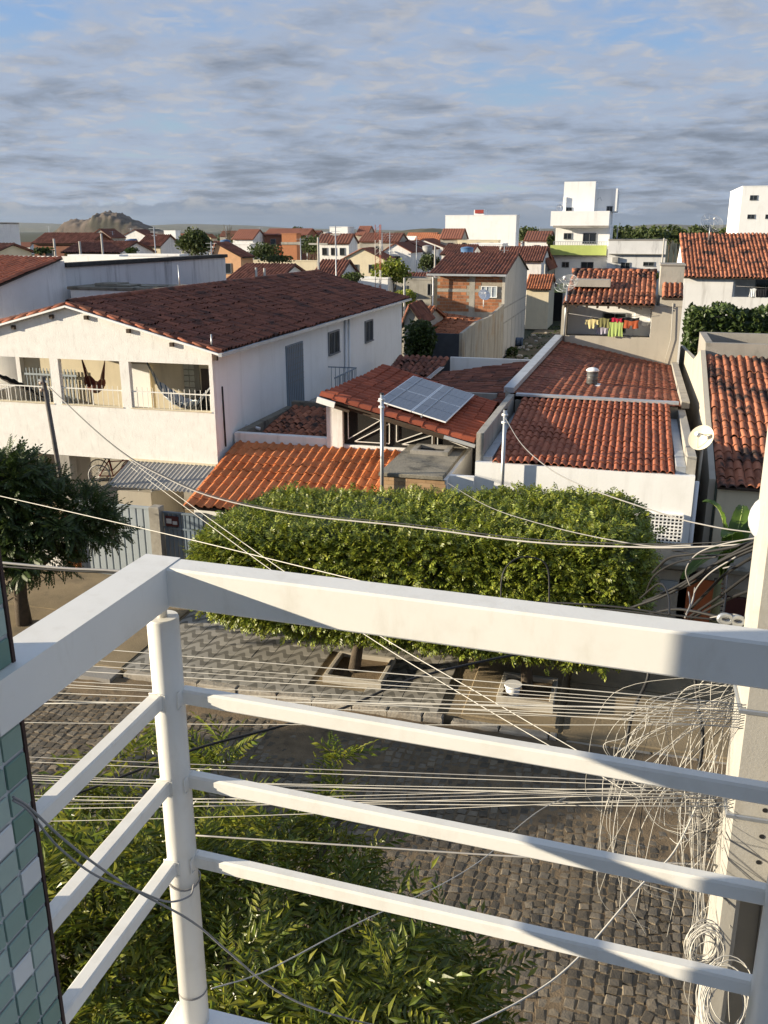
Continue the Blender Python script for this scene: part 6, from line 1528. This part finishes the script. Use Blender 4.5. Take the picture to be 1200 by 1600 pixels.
# left run towards the wall: mitred at the corner
mb = MB(); c0 = RX(-.79)
mb.prism([(-.862, c0 + .030), (-.789, c0 + .028), (-.789, c0 - .028), (-.797, .9), (-.872, .9)], 'z', TOP - .078, TOP + .001); mb.build('top_rail', STEELW, rl)
for zt in (8.146, 7.953, 7.760):
    rbar(-.80, 1.6, zt, .032, .026, 'rail', .014); 
    MB().bevbox(-.847, -.820, .9, 1.38, zt - .032, zt + .0, .003).build('rail', STEELW, rl)
pc = Vector((-.822, 1.392))
ps = MB().tube([(pc.x, pc.y, 7.30), (pc.x, pc.y, 8.296), (pc.x, pc.y, 8.300)], [.0305, .0305, .029], 32); po_ = ps.build('post', STEELW, rl)
MB().tube([(pc.x, pc.y, 8.298), (pc.x, pc.y, TOP - .07)], .0095, 14).build('post_neck', STEELW, rl)
MB().tube([(pc.x, pc.y, 7.40), (pc.x, pc.y, 7.404)], .0315, 32).build('post_collar', CABG, rl)
for zt in (8.146, 7.953, 7.760):
    for du, dv in ((.029, -.001), (-.008, -.03)):
        cx_, cy_ = pc.x + du, pc.y + dv; s_ = .017; pts_ = [(cx_ + (0 if du > 0 else a), cy_ + (a if du > 0 else 0), zt - .016 + b + mr_.uniform(-.001, .001)) for a, b in ((-s_, -s_), (0, -s_ * 1.02), (s_, -s_), (s_, 0), (s_, s_), (0, s_ * 1.03), (-s_, s_), (-s_, 0), (-s_, -s_))]
        MB().tube(pts_, .0014, 6, cap=False).build('weld_bead', STEELW, rl)
p2 = Vector((.318, RX(.318) + .0)); MB().tube([(p2.x, p2.y, 7.30), (p2.x, p2.y, 8.296)], .0305, 32).build('post', STEELW, rl)
MB().tube([(p2.x, p2.y, 8.296), (p2.x, p2.y, TOP - .07)], .0095, 14).build('post_neck', STEELW, rl)

# ================================================================ concrete utility pole
up_ = thing('utility_pole', (.8, 3.55, 0), 'tall perforated concrete utility pole at the right edge hung with cables', 'pole')
PVv = 3.5
def pl(z):                                     # left edge of the pole at height z
    a, b = PV(1165, 1060, PVv), PV(1110, 1500, PVv); return b.x + (a.x - b.x) * (z - b.z) / (a.z - b.z)
def pw(z): return .27 + (7.2 - z) * .018
ZS = PV(1150, 1372, PVv).z
mb = MB(); vs = []
def ring(z, x0, x1, y0, y1): return [(x0, y0, z), (x1, y0, z), (x1, y1, z), (x0, y1, z)]
def taper(mb, z0, z1, fx0, fx1, y0, y1, ch=.02):
    a0, a1, b0, b1 = fx0(z0), fx1(z0), fx0(z1), fx1(z1)
    def rg(z, x0, x1): return [(x0, y0 + ch, z), (x0 + ch, y0, z), (x1 - ch, y0, z), (x1, y0 + ch, z), (x1, y1, z), (x0, y1, z)]
    mb.add(rg(z0, a0, a1) + rg(z1, b0, b1), [(5, 4, 3, 2, 1, 0), (6, 7, 8, 9, 10, 11)] + [(i, (i + 1) % 6, (i + 1) % 6 + 6, i + 6) for i in range(6)])
taper(mb, ZS, 10.2, pl, lambda z: pl(z) + pw(z), PVv, PVv + .22); mb.build('shaft_upper', POLEC, up_)
mb = MB(); taper(mb, 0, ZS - .001, pl, lambda z: pl(z) + .095, PVv, PVv + .24); taper(mb, 0, ZS - .001, lambda z: pl(z) + pw(z) - .095, lambda z: pl(z) + pw(z), PVv + .001, PVv + .24); mb.build('shaft_flanges', POLEC, up_)
mb = MB(); taper(mb, 0, ZS - .002, lambda z: pl(z) + .095, lambda z: pl(z) + pw(z) - .095, PVv + .10, PVv + .16, .002); mb.build('shaft_web', POLEC, up_)
for k in range(14):
    z = ZS + .10 + k * .13; x = pl(z) + pw(z) * .5; MB().tube([(x, PVv - .002, z), (x, PVv + .004, z)], .011, 10).build('bolt_hole', BLACKP, up_)
for z in (7.12, 6.62): MB().bevbox(pl(z) - .012, pl(z) + pw(z) + .012, PVv - .012, PVv + .232, z, z + .022, .004).build('steel_band', GALV, up_)
for (dx, z, m) in ((.22, 6.62, FIBRO), (.20, 6.36, FIBRO)): MB().bevbox(pl(z) + dx, pl(z) + dx + .16, PVv - .09, PVv - .003, z, z + .12, .01).build('splice_box', m, up_)
for z in (7.05, 6.75): x = pl(z) + .25; MB().tube([(x, PVv - .03, z), (x, PVv - .03, z + .1)], .045, 12).build('insulator', PVCW, up_)
# street lamp head at the frame edge
lm = thing('street_lamp', PT(1215, 830, 3.6), 'rounded grey-white street lamp head at the right frame edge', 'lamp'); lp = PT(1208, 812, 3.6)
mb = MB(); n, k = 16, 10
vs = []
for i in range(k + 1):
    th = math.pi * i / k
    for j in range(n): ph = 2 * math.pi * j / n; vs.append((lp.x + .095 * math.sin(th) * math.cos(ph), lp.y + .09 * math.sin(th) * math.sin(ph), lp.z + .105 * math.cos(th)))
mb.add(vs, [(i * n + j, i * n + (j + 1) % n, (i + 1) * n + (j + 1) % n, (i + 1) * n + j) for i in range(k) for j in range(n)], 0, True); mb.build('lens', flat('lamp_lens', (.55, .57, .6), .2), lm)
MB().tube([lp + Vector((.0, .05, .02)), lp + Vector((.2, .06, .02))], .04, 10).build('arm', GALV, lm)
# strain insulators on the pole
for k, (x, y) in enumerate(((1133, 967), (1152, 970))):
    c = PT(x, y, 3.75); d = (PT(x + 10, y + 1, 3.75) - c).normalized(); mb = MB()
    pts = [c + d * (.026 * math.cos(a)) + Vector((0, 0, 1)) * (.017 * math.sin(a)) for a in np.linspace(0, 2 * math.pi, 15)]; mb.tube(pts, .011, 8, cap=False)
    tag(mb.build('strain_clamp', GALV), ('left' if k == 0 else 'right') + ' ring of the two grey strain clamps beside the pole', 'clamp', 'strain clamps at the pole')

# ================================================================ wires
def spl(pts, n=8):
    pts = [Vector(p) for p in pts]; out_ = []
    P = [pts[0] * 2 - pts[1]] + pts + [pts[-1] * 2 - pts[-2]]
    for i in range(1, len(P) - 2):
        for k in range(n):
            t = k / n; a, b, c, d = P[i - 1], P[i], P[i + 1], P[i + 2]
            out_.append(.5 * ((2 * b) + (c - a) * t + (2 * a - 5 * b + 4 * c - d) * t * t + (3 * b - a - 3 * c + d) * t ** 3))
    return out_ + [pts[-1]]
def pxline(pts, t0, t1):
    """image polyline with the depth running from t0 to t1 along a straight 3D run"""
    d = [0]
    for a, b in zip(pts, pts[1:]): d.append(d[-1] + math.hypot(b[0] - a[0], b[1] - a[1]))
    return [PT(x, y, 1 / ((1 / t0) + (1 / t1 - 1 / t0) * q / d[-1])) for (x, y), q in zip(pts, d)]
def cable(pts, r, m, label, grp=None, name='cable', smooth=True, n=5):
    q_ = spl(pts, 8) if smooth else pts
    o = MB().tube(q_, [r[0] + (r[1] - r[0]) * i / (len(q_) - 1) for i in range(len(q_))] if isinstance(r, tuple) else r, n).build(name, m); return tag(o, label, 'cable', grp)
wr = random.Random(31)
pz = lambda z: Vector((pl(z) - .01, PVv, z))
def span(zA, z1, v1, r, m, label, grp):
    u1 = -3.3; s1 = pl(zA) - u1; zE = 7.3; SE = 36.0
    A_ = np.array([[s1, s1 * s1], [SE, SE * SE]]); b_, c_ = np.linalg.solve(A_, [z1 - zA, zE - zA]); pts = []
    for s in list(np.linspace(0, 8, 18)) + list(np.linspace(9, SE, 16)):
        pts.append((pl(zA) - s, PVv + (v1 - PVv) * (1 - math.exp(-s / 4)) , zA + b_ * s + c_ * s * s))
    cable(pts, r, m, label, grp, 'span_wire', False)
ORD = 'first second third fourth fifth sixth seventh eighth ninth tenth eleventh twelfth'.split()
for k in range(10):
    y = (978, 1000, 1012, 1024, 1034, 1046, 1058, 1072, 1100, 1040)[k]; q = PV(30, y - 4, 3.95)
    span(7.16 - .012 * k, q.z, 3.85 + .03 * (k % 4), .0017 if k % 3 else .0022, CABW, ORD[sorted((978, 1000, 1012, 1024, 1034, 1046, 1058, 1072, 1100, 1040)).index(y)] + ' pale wire from the top in the upper telecom bunch', 'upper bunch of telecom wires')
for k in range(12):
    y = (1150, 1160, 1187, 1193, 1200, 1208, 1216, 1224, 1231, 1240, 1248, 1180)[k]; q = PV(35, y, 3.9)
    span(6.78 - .018 * (k % 7), q.z, 3.8 + .03 * (k % 5), .0017 if k % 3 else .0022, CABW if k % 4 else CABG, ORD[sorted((1150, 1160, 1187, 1193, 1200, 1208, 1216, 1224, 1231, 1240, 1248, 1180)).index(y)] + ' pale wire from the top in the lower telecom bunch', 'lower bunch of telecom wires')
cable(pxline([(-60, 762), (0, 775), (250, 832), (490, 890), (800, 965), (1165, 1055)], 13, 3.9), (.006, .0022), CABW, 'white cable crossing high from the left frame edge to the pole')
cable(pxline([(-60, 874), (0, 879), (100, 888), (195, 893), (420, 915)], 9, 8), .014, CABG, 'grey bundled cable passing below the dark left tree')
cable(pxline([(-60, 882), (0, 885), (110, 892), (200, 897), (420, 918)], 9, 8), .010, CABB, 'black cable just under the grey bundle at left')
cable(pxline([(198, 716), (320, 805), (440, 890), (580, 985), (760, 1090), (935, 1192), (1010, 1235)], 22, 4.3), (.0055, .0016), CABW, 'upper of two white drop wires slanting from the awning to the pole', 'white drop wires to the white house')
cable(pxline([(205, 730), (320, 815), (420, 888), (560, 985), (740, 1096), (905, 1192), (1000, 1250)], 22, 4.3), (.0055, .0016), CABW, 'lower of two white drop wires slanting from the awning to the pole', 'white drop wires to the white house')
tw_ = pxline([(75, 603), (140, 665), (200, 714), (262, 748), (330, 776), (450, 802), (640, 823), (820, 846), (1000, 855), (1100, 854), (1192, 848)], 22, 3.9)
cable(tw_, (.010, .0036), CABG, 'thick twisted service cable sagging from the slim dark pole to the concrete pole')
cable([p + Vector((0, 0, .018)) for p in tw_], (.007, .0025), CABB, 'black strand wrapped on the thick twisted service cable')
cable(pxline([(789, 652), (812, 690), (850, 726), (905, 757), (1030, 801), (1110, 822), (1192, 834)], 21, 3.9), (.008, .003), CABG, 'service cable dropping from the pole at the flashed roof to the concrete pole')
cable(pxline([(700, 755), (760, 790), (850, 820), (990, 850), (1080, 852)], 20, 6), .005, CABG, 'grey cable skimming the top of the clipped trees')
cable(pxline([(35, 1262), (120, 1240), (300, 1172), (430, 1137), (540, 1105), (640, 1062), (760, 1032), (850, 1015)], 6, 7), .010, CABB, 'black cable slanting up across the street below the top rail')
cable(pxline([(28, 1100), (200, 1098), (500, 1098), (900, 1104), (1160, 1108)], 5.2, 3.9), .004, CABW, 'single pale wire stretched level above the driveways')
cable(pxline([(300, 1305), (560, 1322), (800, 1338), (1120, 1352)], 5, 4), .005, CABG, 'grey wire running level through the neem crown')
# cables tied at the balcony post
cable(pxline([(20, 1245), (46, 1262), (100, 1312), (160, 1358), (220, 1396), (300, 1440), (360, 1490), (420, 1540), (480, 1572), (560, 1596), (640, 1612)], 1.15, 2.3), .0019, CABG, 'grey cable running from the mosaic wall past the corner post')
cable(pxline([(20, 1250), (46, 1268), (90, 1322), (150, 1368), (215, 1392), (262, 1409), (296, 1400), (303, 1382)], 1.15, 1.5), .0017, CABG, 'second grey cable looped round the corner post')
pc_ = PT(287, 1386, 1.5); cable([Vector((pc.x + .034 * math.cos(a), pc.y + .034 * math.sin(a), PV(290, 1392, 1.36).z + .004 * math.sin(a * 2))) for a in np.linspace(0, 6.283, 25)], .002, CABG, 'wire tie wrapped round the corner post', None, 'wire_tie', False)
cable(pxline([(330, 1545), (420, 1515), (560, 1442), (690, 1382), (760, 1338), (800, 1300), (850, 1262), (900, 1240)], 1.55, 4.4), (.0013, .002), CABW, 'pale guy wire from the corner post base to the cable tangle')
cable(pxline([(700, 1620), (820, 1560), (900, 1500), (1000, 1385), (1060, 1320), (1120, 1180)], 3.2, 4), .004, CABW, 'pale wire rising from the frame bottom over the setts')
# black cables at the pole
bk = [[(1000, 945), (1060, 915), (1110, 885), (1150, 862), (1195, 838)], [(985, 950), (1050, 925), (1120, 880), (1195, 846)], [(1005, 940), (1080, 912), (1140, 875), (1195, 852)],
      [(1070, 960), (1100, 930), (1130, 900), (1160, 880), (1196, 858)], [(1075, 965), (1120, 935), (1160, 905), (1196, 880)], [(1080, 967), (1140, 935), (1196, 915)], [(1010, 960), (1060, 952), (1130, 965), (1165, 968), (1185, 950), (1200, 925)],
      [(1020, 895), (1045, 872), (1080, 866), (1140, 856), (1195, 842)], [(1008, 930), (1022, 900), (1060, 878), (1120, 870)], [(1000, 935), (1030, 912), (1044, 930), (1046, 960)], [(1136, 895), (1134, 930), (1130, 960)], [(1050, 860), (1120, 868), (1195, 852)],
      [(700, 948), (850, 942), (960, 948), (1060, 962), (1160, 972)], [(720, 955), (860, 950), (980, 955), (1100, 975), (1165, 985)]]
for k, b in enumerate(bk): cable(pxline(b, 4.6, 3.85), .0075 if k < 8 else .005, CABB, 'black cable in the swirl of drop lines left of the pole head', 'black cable swirl at the pole')
wt = [[(1078, 915), (1072, 890), (1090, 865), (1130, 850), (1195, 838)], [(1080, 945), (1088, 920), (1110, 895), (1150, 870)], [(1076, 925), (1078, 945), (1072, 960)], [(1086, 918), (1082, 940), (1070, 965)], [(1130, 888), (1160, 880), (1196, 865)], [(1110, 965), (1145, 960), (1170, 968)]]
for k, b in enumerate(wt): cable(pxline(b, 4.2, 3.85), .0036, CABG, 'pale cable end looped among the black swirl at the pole', 'pale cable ends at the pole')
lp_ = [[(783, 960), (785, 900), (805, 874), (835, 872), (856, 890), (858, 960)], [(800, 1050), (835, 1045), (900, 1040)]]
cable(pxline(lp_[0], 7, 7), .007, CABB, 'thin black hoop standing against the clipped trees')
for k, (b, r_) in enumerate((([(1010, 1030), (1012, 1060), (990, 1110), (980, 1160), (990, 1195)], .009), ([(1084, 1040), (1090, 1100), (1098, 1150), (1092, 1200), (1082, 1225)], .009))): cable(pxline(b, 4.3, 4.2), r_, CABB, ('left' if k == 0 else 'right') + ' of two thick black cables hanging below the top rail', 'hanging black cables')
# tangle of white wires and coils
for k in range(64):
    A0 = (wr.uniform(1140, 1166), wr.choice((wr.uniform(1050, 1115), wr.uniform(1050, 1115), wr.uniform(1210, 1300)))); fall = wr.uniform(60, 330); reach = wr.uniform(20, 215) * (1 if A0[1] < 1200 else .5)
    E0 = (A0[0] - reach, A0[1] + fall); mid = (A0[0] - reach * wr.uniform(.35, .95), A0[1] + fall * wr.uniform(.05, .45)); m2 = (A0[0] - reach * wr.uniform(.8, 1.15), A0[1] + fall * wr.uniform(.5, .8))
    pts = [A0, mid, m2, E0]
    if wr.random() < .45: pts.append((min(1140, E0[0] + wr.uniform(10, 90)), E0[1] + wr.uniform(20, 90)))
    cable(pxline(pts, 3.95, wr.uniform(3.7, 4.5)), wr.choice((.0010, .0013, .0018)), CABW if wr.random() < .82 else CABB, 'loose wire in the hanging tangle beside the concrete pole', 'tangle of loose wires')
for k in range(10):
    x = wr.uniform(1080, 1100); cable(pxline([(x, 1200), (x + wr.uniform(-6, 6), 1300), (x + wr.uniform(-8, 8), 1400), (x + wr.uniform(-10, 25), 1490)], 4.0, 3.85), .0013, CABW, 'straight wire dropping down to the cable coil', 'wires dropping to the coils')
for k in range(12):
    cx, cy = wr.uniform(1040, 1110), wr.uniform(1230, 1300); a, b = wr.uniform(20, 60), wr.uniform(18, 50); ph = wr.uniform(0, 6); m_ = wr.uniform(2.5, 6)
    cable([PT(cx + a * math.cos(ph + q), cy + b * math.sin(ph + q) + wr.uniform(-2, 2), 4.0 + .15 * math.sin(q)) for q in np.linspace(0, m_, 12)], .0013, CABW, 'pale wire loop curled in the tangle beside the pole', 'curled wire loops')
def coil(cx, cy, t_, r, n, tilt, label):
    c = PT(cx, cy, t_); th = thing('cable_coil', c - Vector((0, 0, r)), label, 'cable coil', 'coils of spare cable on the pole')
    for k in range(n):
        rr = r * wr.uniform(.8, 1.12); o_ = Vector((wr.uniform(-.02, .02), wr.uniform(-.05, .05), wr.uniform(-.02, .02))); pts = []
        ax = Vector((1, .25, wr.uniform(-.1, .1))).normalized(); ay = Vector((wr.uniform(-.1, .1), math.sin(tilt), math.cos(tilt))).normalized()
        for q in np.linspace(0, 6.283, 22): pts.append(c + o_ + ax * rr * math.cos(q) * .8 + ay * rr * math.sin(q))
        MB().tube(pts, .0024, 5, cap=False).build('turn', CABW if k % 5 else CABG, th)
coil(1098, 1482, 3.8, .085, 16, .3, 'coil of pale cable hung left of the pole foot')
coil(1135, 1565, 3.6, .12, 18, .9, 'wider flat coil of pale cable below the lowest rail')

# ================================================================ haze over the plain
hz = MB().box(-16500, 16500, -40, 17500, -1.6, 300)
hz_o = hz.build('haze', bpy.data.materials.new('haze_air'), None, 'stuff')
hm = hz_o.data.materials[0]; hm.use_nodes = True; hn = hm.node_tree.nodes; hn.remove(hn['Principled BSDF'])
pvv = hn.new('ShaderNodeVolumePrincipled'); pvv.inputs['Color'].default_value = (.62, .74, .92, 1); pvv.inputs['Density'].default_value = 1.3e-5; pvv.inputs['Anisotropy'].default_value = .2
hm.node_tree.links.new(pvv.outputs[0], hn['Material Output'].inputs['Volume'])
